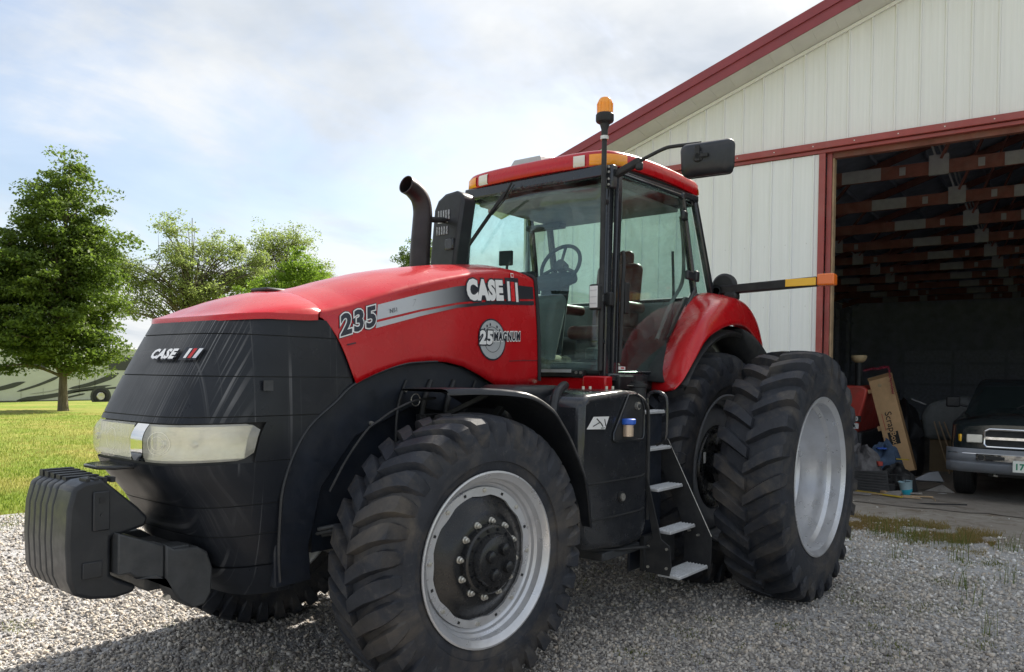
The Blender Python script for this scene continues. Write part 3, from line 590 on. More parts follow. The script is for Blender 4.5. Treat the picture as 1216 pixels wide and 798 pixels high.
# ================================================================ TRACTOR (origin under the rear axle, +X forward, +Y its left side)
T = thing('tractor', 'large red farm tractor with black nose and amber beacon parked on the gravel', 'tractor')
def tyre_geo(Ro, Ri, Wd, lh, n, lw, sweep, nseg=96):
    Rt = Ro-lh; h = Wd/2; g = G()
    half = [(Rt, 0), (Rt-.004, h*.35), (Rt-.012, h*.62), (Rt-.03, h*.82), (Rt-.06, h*.94), (Rt-.11, h*1.0),
            (Rt-.11-(Rt-.11-Ri)*.35, h*1.04), (Rt-.11-(Rt-.11-Ri)*.62, h*1.03), (Ri+.055, h*.97), (Ri+.045, h*.955), (Ri+.03, h*.95), (Ri+.008, h*.90), (Ri-.012, h*.86), (Ri-.03, h*.80)]
    prof = [(r, -y) for r, y in half[::-1]] + half[1:]
    g.lathe(prof, nseg, closed=True)
    st = [  # ang, top (r, y), base (r, y), width factor
        (-.03, (Ro, -.03), (Rt-.02, -.03), .8), (.16, (Ro, .17), (Rt-.02, .17), .92), (.38, (Ro-.003, .38), (Rt-.02, .38), .98),
        (.62, (Ro-.008, .62), (Rt-.04, .60), 1.05), (.82, (Ro-.020, .86), (Rt-.06, .76), 1.12), (.93, (Ro-.042, .99), (Rt-.09, .86), 1.12),
        (.99, (Rt-.055, 1.045), (Rt-.12, .92), 1.02), (1.02, (Rt-.115, 1.04), (Rt-.17, .96), .72)]
    rnd = random.Random(n)
    for sd_ in (-1, 1):
        for i in range(n):
            t0 = 2*pi*(i+(0 if sd_ > 0 else .5))/n; vs = []; jw = rnd.uniform(.94, 1.06)
            for a, (rt, yt), (rb, yb), wf in st:
                c = t0+sweep*(a**.9 if a > 0 else a); w = lw*wf*jw/2/Ro
                for (r, y, k) in ((rb, yb, -1.4), (rt, yt, -.86), (rt, yt, .80), (rb, yb, 1.25)):
                    vs.append((r*math.cos(c+k*w), sd_*y*h, r*math.sin(c+k*w)))
            fs = []
            for j in range(len(st)-1):
                o = j*4
                for q in range(3): fs.append((o+q, o+q+1, o+q+5, o+q+4))
            fs += [(0, 1, 2, 3), tuple(len(vs)-4+k for k in (3, 2, 1, 0))]; g.add(vs, fs)
    return g
# ---- front wheels
fw_y = .96
rim_prof = [(.375,-.20),(.44,-.195),(.455,-.20),(.462,-.195),(.455,-.185),(.43,-.17),(.425,-.11),(.385,-.09),(.375,.06),(.382,.095),(.402,.105),(.407,.122),(.428,.135),(.434,.172),(.450,.186),(.462,.196),(.462,.204),(.452,.206),(.442,.196),(.420,.182),(.414,.146),(.398,.136),(.392,.120),(.372,.108),(.362,.06),(.365,-.10),(.372,-.19)]
def front_wheel(side, ang):
    d = -.094; off = .11*side
    x = 3.048-off*math.sin(d); y = .85*side+off*math.cos(d)
    rim = G().lathe(rim_prof, 72, closed=True).build('front_wheel', M['silver'], T, (x, y, .736), (0, 0, d + (pi if side < 0 else 0)), ang=30)
    tyre_geo(.757, .456, .425, .036, 34, .088, .17 if side > 0 else -.17).build('tyre', M['tyre'], rim, ang=28)
    # lugged ring plate
    ring = G(); no, ri, n = [], [], 96
    for k in range(n):
        t = 2*pi*k/n; ro = .370; rin = .330-.010*max(0, math.cos(8*t))
        no.append((ro*math.cos(t), ro*math.sin(t))); ri.append((rin*math.cos(t), rin*math.sin(t)))
    rows = [[(p[0], .112, p[1]) for p in no], [(p[0], .122, p[1]) for p in no], [(p[0], .122, p[1]) for p in ri], [(p[0], .106, p[1]) for p in ri], [(p[0], .106, p[1]) for p in no]]
    ring.grid(rows, closed=True); ring.build('rim_ring', M['silver'], rim)
    G().lathe([(.338,.098),(.336,.106),(.326,.108),(.306,.116),(.280,.134),(.250,.154),(.230,.166),(.205,.172),(.15,.174),(.15,.13),(.22,.13),(.30,.08)], 72, closed=True).build('wheel_disc', M['hubblack'], rim, ang=50)
    hub = G().lathe([(.0,.262),(.045,.264),(.118,.262),(.132,.255),(.138,.236),(.142,.215),(.170,.212),(.180,.204),(.184,.190),(.184,.142),(.0,.142)], 48).build('hub', M['hubblack'], rim, ang=30)
    hg = G()
    for k in range(4):
        t = 2*pi*k/4+.5+ang; c = (.070*math.cos(t), 0, .070*math.sin(t)); hg.lathe([(0,.290),(.022,.290),(.031,.285),(.034,.27),(.034,.255),(0,.255)], 20, c=c)
    for k in range(14):
        t = 2*pi*k/14+ang; c = (.158*math.cos(t), 0, .158*math.sin(t)); hg.lathe([(0,.224),(.008,.224),(.0085,.205),(0,.205)], 6, c=c)
    hg.box((.085*math.cos(2.1), .240, .085*math.sin(2.1)), (.035, .05, .035)); hg.build('hub_casting', M['hubblack'], rim, ang=30)['kind'] = 'stuff'
    nut = None
    for k in range(12):
        t = 2*pi*k/12+.12+ang
        if nut is None:
            q = G().lathe([(0,.030),(.008,.030),(.0085,.022),(.014,.020),(.0145,.008),(.019,.006),(.0195,0),(0,0)], 12)
            nut = q.build('wheel_nut', M['zinc'], rim, ang=25); o = nut
        else: o = nut.copy(); COL.objects.link(o); o.parent = rim
        o.location = (.198*math.cos(t), .171, .198*math.sin(t))
    b0 = None
    for k in range(16):
        t = 2*pi*k/16+.05+ang; sq = k % 2
        o = (G().box((0,0,0), (.014,.004,.014)) if sq else G().lathe([(0,.009),(.011,.008),(.012,0),(0,0)], 10)).build('square_hole' if sq else 'rim_bolt', M['blackm'] if sq else M['zinc'], rim, (.351*math.cos(t), .1235, .351*math.sin(t)), (0, -t, 0))
    G().box((.411*math.cos(-.55), .105, .411*math.sin(-.55)), (.02, .024, .03), Matrix.Rotation(.55, 3, 'Y')).build('rim_lug', M['silver'], rim, bevel=.003)
    return rim
front_wheel(1, 0); front_wheel(-1, .3)
# ---- rear wheels
rr_prof = [(.50,-.235),(.58,-.23),(.598,-.235),(.612,-.228),(.612,-.222),(.598,-.215),(.580,-.20),(.575,-.13),(.545,-.11),(.535,.0),(.545,.09),(.572,.11),(.580,.19),(.598,.21),(.614,.222),(.615,.230),(.603,.234),(.590,.222),(.568,.206),(.560,.13),(.534,.104),(.524,.06),(.522,.01),(.506,-.02),(.502,-.09),(.488,-.12),(.486,-.20),(.495,-.225)]
proto = None
def rear_wheel(y, side, outer):
    rim = G().lathe(rr_prof, 96, closed=True).build('rear_wheel', M['silver'] if outer else M['silverdark'], T, (0, y*side, .95), (0, 0, 0 if side > 0 else pi), ang=30)
    global proto
    if proto is None:
        proto = [None, None]
    k = 0 if side > 0 else 1
    if proto[k] is None: proto[k] = tyre_geo(.972, .608, .49, .052, 27, .098, .17 if side > 0 else -.17, 112).build('tyre', M['tyre'], rim, ang=28)
    else:
        o = proto[k].copy(); COL.objects.link(o); o.parent = rim; o.rotation_euler = (0, .1, 0)
    if outer:
        G().lathe([(.488,-.10),(.486,-.11),(.44,-.16),(.36,-.19),(.20,-.19),(.20,-.20),(.36,-.20),(.44,-.175),(.488,-.12)], 64, closed=True).build('wheel_disc', M['silver'], rim)
    else:
        G().lathe([(.530,.05),(.525,.09),(.48,.125),(.40,.140),(.35,.125),(.345,.10),(.40,.12),(.47,.105),(.52,.06)], 64, closed=True).build('wheel_disc', M['silverdark'], rim)
        hb = G().lathe([(0,.16),(.13,.16),(.14,.10),(.20,.09),(.24,.13),(.30,.15),(.335,.145),(.35,.12),(.35,.05),(0,.05)], 48).build('wheel_centre', M['hubblack'], rim)
        for q in range(10):
            t = 2*pi*q/10; G().lathe([(0,.02),(.016,.02),(.017,0),(0,0)], 6).build('wheel_nut', M['hubblack'], rim, (.318*math.cos(t), .147, .318*math.sin(t)))
        G().box((0, .074, 0), (.04, .002, .09)).build('paper_tag', M['white'], rim, (.27, .08, .10))
    return rim
for sd_ in (1, -1):
    rear_wheel(.87, sd_, False); rear_wheel(1.64, sd_, True)
    G().cyl((0, .2*sd_, .95), (0, 1.50*sd_, .95), .055, n=24).build('rear_axle', M['cast'], T)
    G().lathe([(.12,.30*sd_),(.20,.32*sd_),(.22,.62*sd_),(.14,.80*sd_),(.10,.92*sd_)], 24, c=(0,0,.95)).build('axle_housing', M['cast'], T)

# ---- chassis, engine, front axle
g = G(); g.box2((2.2,-.26,.78), (4.0,.26,1.18)); g.box2((-.35,-.30,.60), (2.25,.30,1.35)); g.box2((.2,-.36,.62), (1.3,.36,.95))
g.build('chassis', M['cast'], T, bevel=.03)
G().box2((1.95,-.30,1.10), (3.9,.30,1.98)).build('engine', M['blackm'], T, bevel=.03)
g = G(); g.cyl((3.048,-.72,.72), (3.048,.72,.72), .085, n=16); g.box2((2.9,-.2,.60), (3.2,.2,.86)); g.cyl((3.15,-.6,.78),(3.15,.6,.78),.03)
for s_ in (-1, 1): g.box((3.048, s_*.72, .73), (.18, .14, .30)); g.cyl((3.048, s_*.76, .50), (3.048, s_*.76, .95), .07); g.beam((3.048, s_*.76, .95), (3.45, s_*.62, .86), .05, .08)
g.build('front_axle', M['cast'], T, bevel=.012)
g = G()
for k, (z, y) in enumerate(((.84,.46),(.865,.50),(.89,.52))): g.tube(smooth_pts([(3.62,y-.1,z-.02),(3.52,y,z),(3.40,y+.06,z-.05),(3.3,y+.1,z-.12)]), .012)
g.build('hydraulic_hose', M['cast'], T)

# ---- hood: lofted along X
CREASE = [(1.83,2.372),(1.95,2.40),(2.105,2.412),(2.443,2.354),(2.748,2.284),(3.025,2.211),(3.279,2.134),(3.44,2.078),(3.60,2.035),(3.75,2.012),(3.90,1.995),(4.02,1.985),(4.12,1.975),(4.2,1.965)]
LOW = [(1.83,1.665),(1.86,1.640),(2.077,1.612),(2.27,1.622),(2.40,1.672),(2.518,1.728),(2.66,1.762),(2.819,1.778),(2.96,1.773),(3.092,1.752),(3.28,1.702),(3.44,1.641),(3.475,1.715),(3.51,1.798),(3.55,1.875),(3.584,1.925),(3.62,1.968),(3.65,1.985),(3.70,1.990)]
def crease(x): return lerp_tab(CREASE, x)
def low(x): return lerp_tab(LOW, x) if x < 3.70 else crease(x)-.030
NYC = .03
def nose_hw(x):  # half width of the lip in plan, in front of the side panels
    if x < 3.5: return .478
    q = min(1., (x-3.4)/(4.165-3.4)); return .478*max(0., 1-q**5.5)**(1/5.5)
def ysurf(x, z):
    zc = crease(x); t = max(0., min(1., (z-1.62)/(zc-1.62))); return .502-.050*t**2.2
def hood_fn(x, z): return (x, ysurf(x, z), z), (0, 1, .12)
def hood_row(x):
    zc, zl = crease(x), low(x); out = []
    front = x > 3.5
    hw = nose_hw(x); k = min(1., max(0., (x-3.45)/.2)); m = 12
    for j in range(m+1):
        z = zl+(zc-.035-zl)*j/m if zc-.035 > zl else zl+(.0)*j
        y = ysurf(x, z); y = y*(1-k)+min(y, hw+.012)*k; out.append((y, z))
    cr = .085 if x < 3.3 else .085-.02*min(1, (x-3.3)/.5)
    e = out[-1][0]
    for (f, dz) in ((.997,-.020),(.985,-.006),(.96,.003),(.90,.014),(.80,.028),(.64,.046),(.45,.062),(.22,.072),(0,.075)): out.append((e*f, zc+dz*cr/.085))
    return out
CROWN = [(1.83,.045),(2.4,.075),(3.0,.108),(3.6,.118),(3.86,.095),(4.0,.06),(4.16,.0)]
CR = ((.997,-.020),(.985,-.006),(.96,.003),(.90,.17),(.80,.36),(.64,.60),(.45,.82),(.22,.95),(0,1.))
def section_top(x, e):
    zc = crease(x); c = lerp_tab(CROWN, x); return [(e*f, zc+(d if i < 3 else .003+(c-.003)*d)) for i, (f, d) in enumerate(CR)]
xs = [1.83,1.85,1.9,2.0,2.15,2.3,2.45,2.6,2.75,2.9,3.05,3.2,3.3,3.4,3.44,3.46,3.48,3.5,3.53,3.56,3.585,3.61,3.64,3.655]
rows = []
for x in xs:
    zc, zl = crease(x), low(x); out = []
    for j in range(13):
        z = zl+(zc-.035-zl)*j/12; out.append((ysurf(x, z), z))
    out += section_top(x, out[-1][0])
    rows.append([(x, y, z) for y, z in out] + [(x, -y, z) for y, z in out[-2::-1]])
hood = G().grid(rows).build('hood', M['red'], T, ang=50, solid=.008, off=-1)
# front lip face closing the hood over the nose
G().box((1.862,0,2.0),(.02,.80,.60)).build('hood_rear_bulkhead', M['blackm'], hood)
g = G(); zz = 2.385
pts = [(1.825, ysurf(1.83, z)+.004, z) for z in (1.66,1.8,1.95,2.1,2.2,2.30,2.35)]+[(1.825,.44,2.385),(1.825,.36,2.41),(1.825,.2,2.43),(1.825,0,2.44)]
g.tube(smooth_pts(pts, 4), .014, 8); g.build('hood_seal', M['rubber'], hood)
# panel joint above the lower corner and small vent on top
G().tube([(1.84, ysurf(1.84,1.80)+.001, 1.80),(2.0, ysurf(2.0,1.80)+.001,1.798),(2.15, ysurf(2.15,1.80)+.001,1.790)], .0025, 6).build('panel_joint', M['blackm'], hood)
g = G(); g.box((3.62,-.05,crease(3.62)+.120),(.14,.16,.022)); g.build('hood_vent', M['cast'], hood, rot=None, bevel=.01)
g = G(); g.box2((3.05,-.17,crease(3.2)+.068),(3.5,.19,crease(3.2)+.074)); 

# decals on the hood side
def quad_strip(pts_top, pts_bot, n=24):
    vs, fs = [], []
    for i in range(n+1):
        t = i/n
        def at(P):
            L_ = len(P)-1; k = min(int(t*L_), L_-1); f = t*L_-k; return (P[k][0]+(P[k+1][0]-P[k][0])*f, P[k][1]+(P[k+1][1]-P[k][1])*f)
        vs += [at(pts_top), at(pts_bot)]
        if i: o = 2*i; fs.append((o-2, o-1, o+1, o))
    return vs, fs
def fade_mat():
    b = NB('fading_stripe'); sp = b.n('ShaderNodeSeparateXYZ'); b.l(b.tc.outputs['Object'], sp.inputs[0])
    f = b.rng(sp.outputs[0], 2.55, 3.0); c = b.mix(f, (.012,.014,.022), (.50,.52,.54)); b.set(Base_Color=c, Roughness=.34, Metallic=b.math('MULTIPLY', f, .35)); return b.m
M['fade'] = fade_mat()
vs, fs = quad_strip([(3.268,2.078),(2.95,2.165),(2.64,2.240),(2.3,2.300),(1.86,2.312)], [(3.285,1.992),(2.95,2.075),(2.64,2.140),(2.3,2.190),(1.86,2.228)])
decal('stripe', vs, fs, hood_fn, M['fade'], hood)
vs, fs = quad_strip([(3.288,1.978),(2.95,2.062),(2.64,2.127),(2.3,2.177),(1.86,2.214)], [(3.298,1.945),(2.95,2.036),(2.64,2.108),(2.3,2.155),(1.86,2.185)])
decal('stripe', vs, fs, hood_fn, M['fade'], hood)
def hood_text(name, txt, x0, z0, size, slope, mat, lift, offset=0., shear=0., spacing=1., sx=1., fit=None):
    if fit: v0, _ = text_mesh(txt, size, 0, shear, spacing); sx = fit/(max(u for u, v in v0)-min(u for u, v in v0))
    vs, fs = text_mesh(txt, size, offset, shear, spacing)
    return decal(name, vs, fs, lambda u, v: hood_fn(x0-u*sx, z0+v+u*sx*slope), mat, hood, lift)
# model number 235: dark digits, white rim, dark outer line
for k, (mt, of, lf) in enumerate(((M['decalblack'], .021, .004), (M['white'], .0165, .0055), (M['decalblack'], .0075, .007))):
    hood_text('number_decal', '235', 3.540, 1.893, .150, .29, mt, lf, offset=of*.75, shear=.12, spacing=1.14, fit=.240)
# brand lettering: white on black with the red-and-white I H emblem
def brand(x0, z0, size, slope, fn_text, outline=True):
    pass
if True:
    slope = .075
    if True:
        hood_text('brand_outline', 'CASE', 2.545, 2.172, .170, slope, M['decalblack'], .005, offset=.021, spacing=1.08, fit=.335)
        hood_text('brand_lettering', 'CASE', 2.545, 2.172, .170, slope, M['white'], .0065, offset=.011, spacing=1.08, fit=.335)
    def hq(name, x0, x1, z0, z1, mat, lift, sl=.075):
        n = 3; vs = []; fs = []
        for i in range(n+1):
            x = x0+(x1-x0)*i/n; dz = (x0-x)*sl; vs += [(x, z1+dz), (x, z0+dz)]
            if i: o = 2*i; fs.append((o-2, o-1, o+1, o))
        return decal(name, vs, fs, hood_fn, mat, hood, lift)
    M['decalred'] = simple('decal_red', (.60, .015, .02), .3)
    hq('emblem_back', 2.168, 2.024, 2.172, 2.345, M['decalblack'], .005)
    hq('emblem_bar', 2.150, 2.124, 2.190, 2.322, M['white'], .0065)
    hq('emblem_bar', 2.064, 2.038, 2.190, 2.322, M['white'], .0065)
    hq('emblem_bar', 2.114, 2.074, 2.190, 2.322, M['decalred'], .0067)
    hq('emblem_dot', 2.105, 2.075, 2.352, 2.382, M['white'], .0065); hq('emblem_dot', 2.100, 2.080, 2.357, 2.377, M['decalred'], .0075)
# anniversary badge
def disc(cx_, cz_, r0, r1, n=40):
    vs, fs = [], []
    for i in range(n):
        t = 2*pi*i/n; vs += [(cx_+r0*math.cos(t), cz_+r0*math.sin(t)), (cx_+r1*math.cos(t), cz_+r1*math.sin(t))]
        o = 2*i; q = (2*i+2) % (2*n); fs.append((o, o+1, q+1, q))
    return vs, fs
bx_, bz_ = 2.325, 1.925
for nm, r0, r1, mt, lf in (('badge_rim', .0, .136, M['decalblack'], .004), ('badge_ring', .0, .126, M['greysilver'], .005), ('badge_ring', .080, .084, M['cast'], .006)):
    vs, fs = disc(bx_, bz_, r0, r1); decal(nm, vs, fs, hood_fn, mt, hood, lf)
for k in range(9):
    if k in (0, 4): continue
    t = 2*pi*k/18+.35
    decal('badge_mark', [(bx_+.098*math.cos(t)+a, bz_+.098*math.sin(t)+b) for a, b in ((-.006,-.008),(.006,-.008),(.006,.008),(-.006,.008))], [(0,1,2,3)], hood_fn, M['decalblack'], hood, .0065)
for of, mt, lf in ((.014, M['decalblack'], .0075), (.006, M['white'], .009)):
    hood_text('badge_number', '25', bx_+.128, bz_-.030, .115, .02, mt, lf, offset=of, shear=.1, spacing=1.12, fit=.120)
for of, mt, lf in ((.010, M['white'], .008), (.0035, M['decalblack'], .0095)):
    hood_text('badge_name', 'MAGNUM', bx_-.010, bz_-.006, .075, .055, mt, lf, offset=of, shear=.12, spacing=1.2, fit=.270)
hood_text('pen_mark', '7', 3.02, 2.085, .06, .2, M['decalblack'], .006, offset=-.002, shear=.3); hood_text('pen_mark', 'N51', 3.19, 2.035, .035, .25, M['decalblack'], .006)
decal('small_mark', [(3.50,1.842),(3.44,1.855),(3.44,1.862),(3.50,1.849)], [(0,1,2,3)], hood_fn, M['decalblack'], hood, .003)

# ---- nose: moulded bands with joints between them
Fz = [(.56,4.02),(.70,4.13),(.90,4.24),(1.05,4.31),(1.20,4.425),(1.27,4.455),(1.35,4.46),(1.42,4.45),(1.62,4.355),(1.82,4.25),(1.975,4.162),(2.03,4.13)]
Ez = [(.56,3.72),(.65,3.84),(.79,3.900),(.957,3.897),(1.12,3.88),(1.284,3.823),(1.427,3.724),(1.544,3.566),(1.628,3.456),(1.70,3.468),(1.80,3.512),(1.87,3.548),(1.925,3.585),(1.975,3.63),(2.03,3.7)]
Wz = [(.56,.40),(.75,.455),(1.0,.485),(1.35,.500),(1.6,.492),(1.8,.482),(2.03,.474)]
NE = 6.0
def smooth_tab(tab):
    out = []
    for p in smooth_pts([(a, b, 0) for a, b in tab], 6): out.append((p.x, p.y))
    return out
Fz, Ez, Wz = smooth_tab(Fz), smooth_tab(Ez), smooth_tab(Wz)
def nose_pt(z, u, inset=0.):
    """u in -1..1 round the nose, -1 = left edge (+Y)"""
    F, E, Wd = lerp_tab(Fz, z)-inset, lerp_tab(Ez, z), lerp_tab(Wz, z)-inset
    X0 = 3.2; q = max(0.001, (E-X0)/(F-X0)); t0 = math.asin(min(1, q**(NE/2)))
    t = t0+(pi-2*t0)*(u+1)/2; c, s_ = math.cos(t), math.sin(t)
    x = X0+(F-X0)*abs(s_)**(2/NE); y = Wd*math.copysign(abs(c)**(2/NE), c)
    x -= .022*(y/Wd)**2 * min(1, max(0, (x-3.6)/.5))
    return Vector((x, y, z))
US = [-1+2*i/72 for i in range(73)]
# cluster samples near corners
US = sorted(set(round(u, 4) for u in US))
nose = G().grid([[nose_pt(z, u, .010 if not 1.26 < z < 1.46 else .030) for u in US] for z in [.58+(1.925-.58)*i/30 for i in range(31)]]).build('nose_shell', M['blackm'], T, ang=60)
def top_z(u):
    p = nose_pt(1.97, u); return crease(p.x)-.031-.022*max(0, min(1, (3.95-p.x)/.25))
XJ = 3.645
_e = ysurf(XJ, crease(XJ)-.035); SECT = section_top(XJ, _e); _full = [(y, z) for y, z in SECT]+[(-y, z) for y, z in SECT[-2::-1]]
_tab = sorted(_full)
def sect_z(y): return lerp_tab(_tab, y)
UF = [u for u in US if nose_pt(1.97, u).x > XJ+.012]
rows = []
for u in UF:
    zt = top_z(u); P = nose_pt(1.97, u, -.010); by = P.y*(_e/ (lerp_tab(Wz, 1.97)+.010)); by = max(-_e, min(_e, by)); B = Vector((XJ, by, sect_z(by))); P0 = Vector((P.x, P.y, zt-.004)); P1 = Vector((P.x-.001, P.y, zt+.022))
    col = [P0, P1]; z_edge = crease(P.x); d = max(.03, (B-P).length)
    for v in (.012,.03,.07,.15,.28,.45,.65,.85,1.):
        x = P.x+(B.x-P.x)*v; y = P.y+(B.y-P.y)*v
        k = 1-math.exp(-v*d/.05) if v < 1 else 1; zf = crease(x)+lerp_tab(CROWN, x)*max(0, 1-abs(y/.50)**2.3); zf = zf+(B.z-zf)*v**3
        zr = (zt+.026)*(1-min(1, k*1.0))+zf*min(1, k) if v < 1 else B.z
        col.append(Vector((x, y, zr)))
    rows.append(col)
G().grid(rows).build('hood_front', M['red'], hood, ang=60)
def band(z0, z1, name, mat=None, u0=-1., u1=1., topfollow=False, lift=0., n=5, parent=nose):
    g = G(); rows = []; uu = [u for u in US if u0 < u < u1]; uu = [u0]+uu+[u1]
    for k in range(n+1):
        f = k/n; row = []
        bul = lift
        for u in uu:
            zt = z1 if not topfollow else min(top_z(u), low(nose_pt(1.97, u).x)-.003 if nose_pt(1.97, u).x < 3.70 else 9); row.append(nose_pt(z0+(zt-z0)*f, u, -bul+.004))
        rows.append(row)
    g.grid(rows); o = g.build(name, mat or M['nose'], parent, ang=60, fix=True); return o
JZ = [1.875, 1.672, 1.482]
gp = .0026
band(JZ[0]+gp, 2, 'grille_panel', topfollow=True, n=6); band(JZ[1]+gp, JZ[0]-gp, 'grille_panel'); band(JZ[2]+gp, JZ[1]-gp, 'grille_panel')
# u positions of the lamp ends (found from x on the side, y on the front)
def u_at(z, cond):
    for i in range(2001):
        u = -1+2*i/2000
        if cond(nose_pt(z, u)): return u
    return 1
uL = u_at(1.36, lambda p: p.x > 4.035); uR = -uL
uc0 = u_at(1.36, lambda p: p.y < .235); uc1 = u_at(1.36, lambda p: p.y < .135)
HB, HT = 1.275, 1.448
band(HB-.01, JZ[2]-gp, 'side_panel', u0=-1., u1=uL-.01); band(HB-.01, JZ[2]-gp, 'side_panel', u0=uR+.01, u1=1.)
band(HT+.006, JZ[2]-gp, 'brow_panel', u0=uL-.01, u1=uR+.01, n=2)
band(1.055+gp, HB-.014, 'lower_panel'); band(.905+gp, 1.055-gp, 'lower_panel'); band(.745+gp, .905-gp, 'lower_panel')
band(.64, .745-gp, 'bottom_lip', lift=.010); band(.585, .640-gp, 'bottom_lip', lift=.004, n=3)
def lamp(u0, u1, name, mat, lift, n=8, z0=HB, z1=HT, round_=True):
    g = G(); rows = []; m = 20
    for k in range(n+1):
        f = k/n; row = []
        for i in range(m+1):
            e = i/m; u = u0+(u1-u0)*e
            zz0, zz1 = z0, z1
            if round_:
                dd = min(e, 1)*(u1-u0); q = max(0, 1-abs(e-0)*10)**2 if round_ == 'L' else max(0, 1-abs(1-e)*10)**2
                zz0 = z0+.035*q; zz1 = z1-.030*q
            row.append(nose_pt(zz0+(zz1-zz0)*f, u, -lift*(1-(2*f-1)**4)+.004))
        rows.append(row)
    return g.grid(rows).build(name, mat, nose, ang=60)
lampL = lamp(uL, uc0-.004, 'headlight', M['lens'], .012, round_='L'); lampR = lamp(uc1+.004, uR, 'headlight', M['lens'], .012, round_='R')
for la, ua, ub in ((lampL, uL+.04, uc0-.008), (lampR, uc1+.008, uR-.04)):
    g = G(); rows = []
    for k in range(9): rows.append([nose_pt(HB+.010+(HT-HB-.020)*k/8, ua+(ub-ua)*i/24, .010+.020*(1-(2*k/8-1)**2)*(1-.6*abs(math.sin(3*pi*i/24)))) for i in range(25)])
    g.grid(rows).build('reflector_bowl', M['reflector'], la, ang=60)
for uu in (uL+(uc0-uL)*.45, uL+(uc0-uL)*.80, uc1+(uR-uc1)*.25):
    p = nose_pt(1.36, uu, .012); G().lathe([(0,.012),(.014,.010),(.018,0),(.016,-.01)], 16, 'x').build('bulb', M['chrome'], lampL, p)
lamp(uc0, uc1, 'chrome_trim', M['chrome'], .014, round_=False)
# reflector rings behind the milky lens (seen as faint circles)
RINGS = True
# emblem on the nose
def nose_fn(y0, z0, sy=1.):
    def fn(u, v):
        z = z0+v; lo, hi = -1., 1.
        y = y0-u*sy
        for _ in range(30):
            m_ = (lo+hi)/2
            if nose_pt(z, m_).y > y: lo = m_
            else: hi = m_
        return nose_pt(z, lo, -.008), (1, 0, .45)
    return fn
def ring_at(y0, z0, r0, r1):
    fnr = nose_fn(y0, z0, -1.); vs, fs = disc(0, 0, r0, r1, 36); decal('reflector_ring', vs, fs, fnr, M['lensring'], lampL, .0075)
ring_at(.335, 1.362, .050, .0535); ring_at(.335, 1.362, .030, .032); ring_at(-.05, 1.362, .050, .053)
# text reads left to right seen from the front: left on screen = -Y
fn = nose_fn(-.03, 1.752, -1.)
for of, mt, lf in ((.010, M['decalblack'], .004), (.004, M['chrome'], .009)):
    vs, fs = text_mesh('CASE', .062, of*.8, .2, 1.1, 2); decal('nose_emblem', [(u*1.42, v) for u, v in vs], fs, fn, mt, nose, lf)
decal('nose_emblem', [(.262,-.008),(.372,-.008),(.386,.054),(.276,.054)], [(0,1,2,3)], fn, M['decalblack'], nose, .005)
for a, mt in ((.298, M['chrome']), (.326, M['decalred']), (.354, M['chrome'])):
    decal('nose_emblem', [(a,.0),(a+.018,.0),(a+.030,.046),(a+.012,.046)], [(0,1,2,3)], fn, mt, nose, .009)
# small sensor label on the left cheek
G().box((0,0,0), (.05,.004,.05)).build('cheek_label', M['cast'], nose, nose_pt(1.63, -.80, -.013)+Vector((0,0,0)), (0,0,-.10))
# dark bracket under the lamps
G().prism([(4.34,-.16),(4.52,-.15),(4.58,-.10),(4.58,.04),(4.52,.10),(4.34,.12)], 1.232, 1.250, 'z').build('front_shelf', M['black'], T, bevel=.006)

# ---- wheel arch shroud behind the front wheel
pl = [(3.90,.62),(3.905,.80),(3.90,.957),(3.885,1.12),(3.825,1.284),(3.725,1.427),(3.567,1.544),(3.457,1.634),(3.28,1.705),(3.092,1.758),(2.819,1.785),(2.518,1.735),(2.30,1.64),(2.0,1.60),(1.95,1.0),(2.3,1.1),(2.6,1.45),(3.0,1.50),(3.4,1.35),(3.62,1.1),(3.7,.8),(3.68,.62)]
arch = G().prism(pl, .40, .455).build('wheel_arch', M['inner'], T, bevel=.008)
arch_r = G().prism(pl, -.455, -.40).build('wheel_arch', M['inner'], T, bevel=.008)
G().box2((2.0,-.41,.75),(3.65,-.25,1.75)).build('inner_panel', M['inner'], arch_r)
G().prism([(3.64,.60),(3.66,1.0),(3.50,1.30),(3.30,1.45),(3.0,1.52),(3.0,1.48),(3.28,1.41),(3.46,1.27),(3.61,1.0),(3.60,.60)], -.80, -.45).build('sun_block_flap', M['inner'], arch_r)  # unseen flap added on the right only, blocks sun leaking under the hood
edge = [(x+.002, .494, z) for x, z in [(3.895,.66),(3.905,.80),(3.90,.957),(3.885,1.12),(3.825,1.284),(3.725,1.427),(3.567,1.544),(3.457,1.630),(3.28,1.700),(3.092,1.750),(2.95,1.765),(2.819,1.772)]]
G().tube(smooth_pts(edge, 5), .008, 8).build('arch_edge', M['plastic'], arch)
G().box2((2.0,.25,.75),(3.65,.41,1.75)).build('inner_panel', M['inner'], arch)
G().tube(smooth_pts([(3.70,.62,1.10),(3.60,.63,1.26),(3.48,.64,1.40),(3.40,.64,1.445),(3.30,.65,1.50),(3.15,.66,1.55),(3.0,.66,1.56)], 6), .007, 8).build('brake_hose', M['blackm'], arch)
g = G(); rnd = random.Random(3)
for k in range(4):
    x0 = 2.5+k*.2; g.tube(smooth_pts([(x0,.46,1.05),(x0+.05,.50,1.3),(x0+.02,.48,1.5),(x0-.06,.46,1.66)], 5), rnd.choice([.009,.013,.018]), 8)
g.box2((2.7,.45,1.30),(2.95,.53,1.46)); g.box2((2.35,.45,1.42),(2.55,.52,1.52)); g.build('engine_pipes', M['blackm'], arch, bevel=.004)
for (x, z) in ((3.05,1.60),(2.88,1.585),(3.3,1.42),(2.62,1.56)): G().cyl((x,.45,z),(x,.472,z),.011,n=8).build('bolt', M['zinc'], arch)
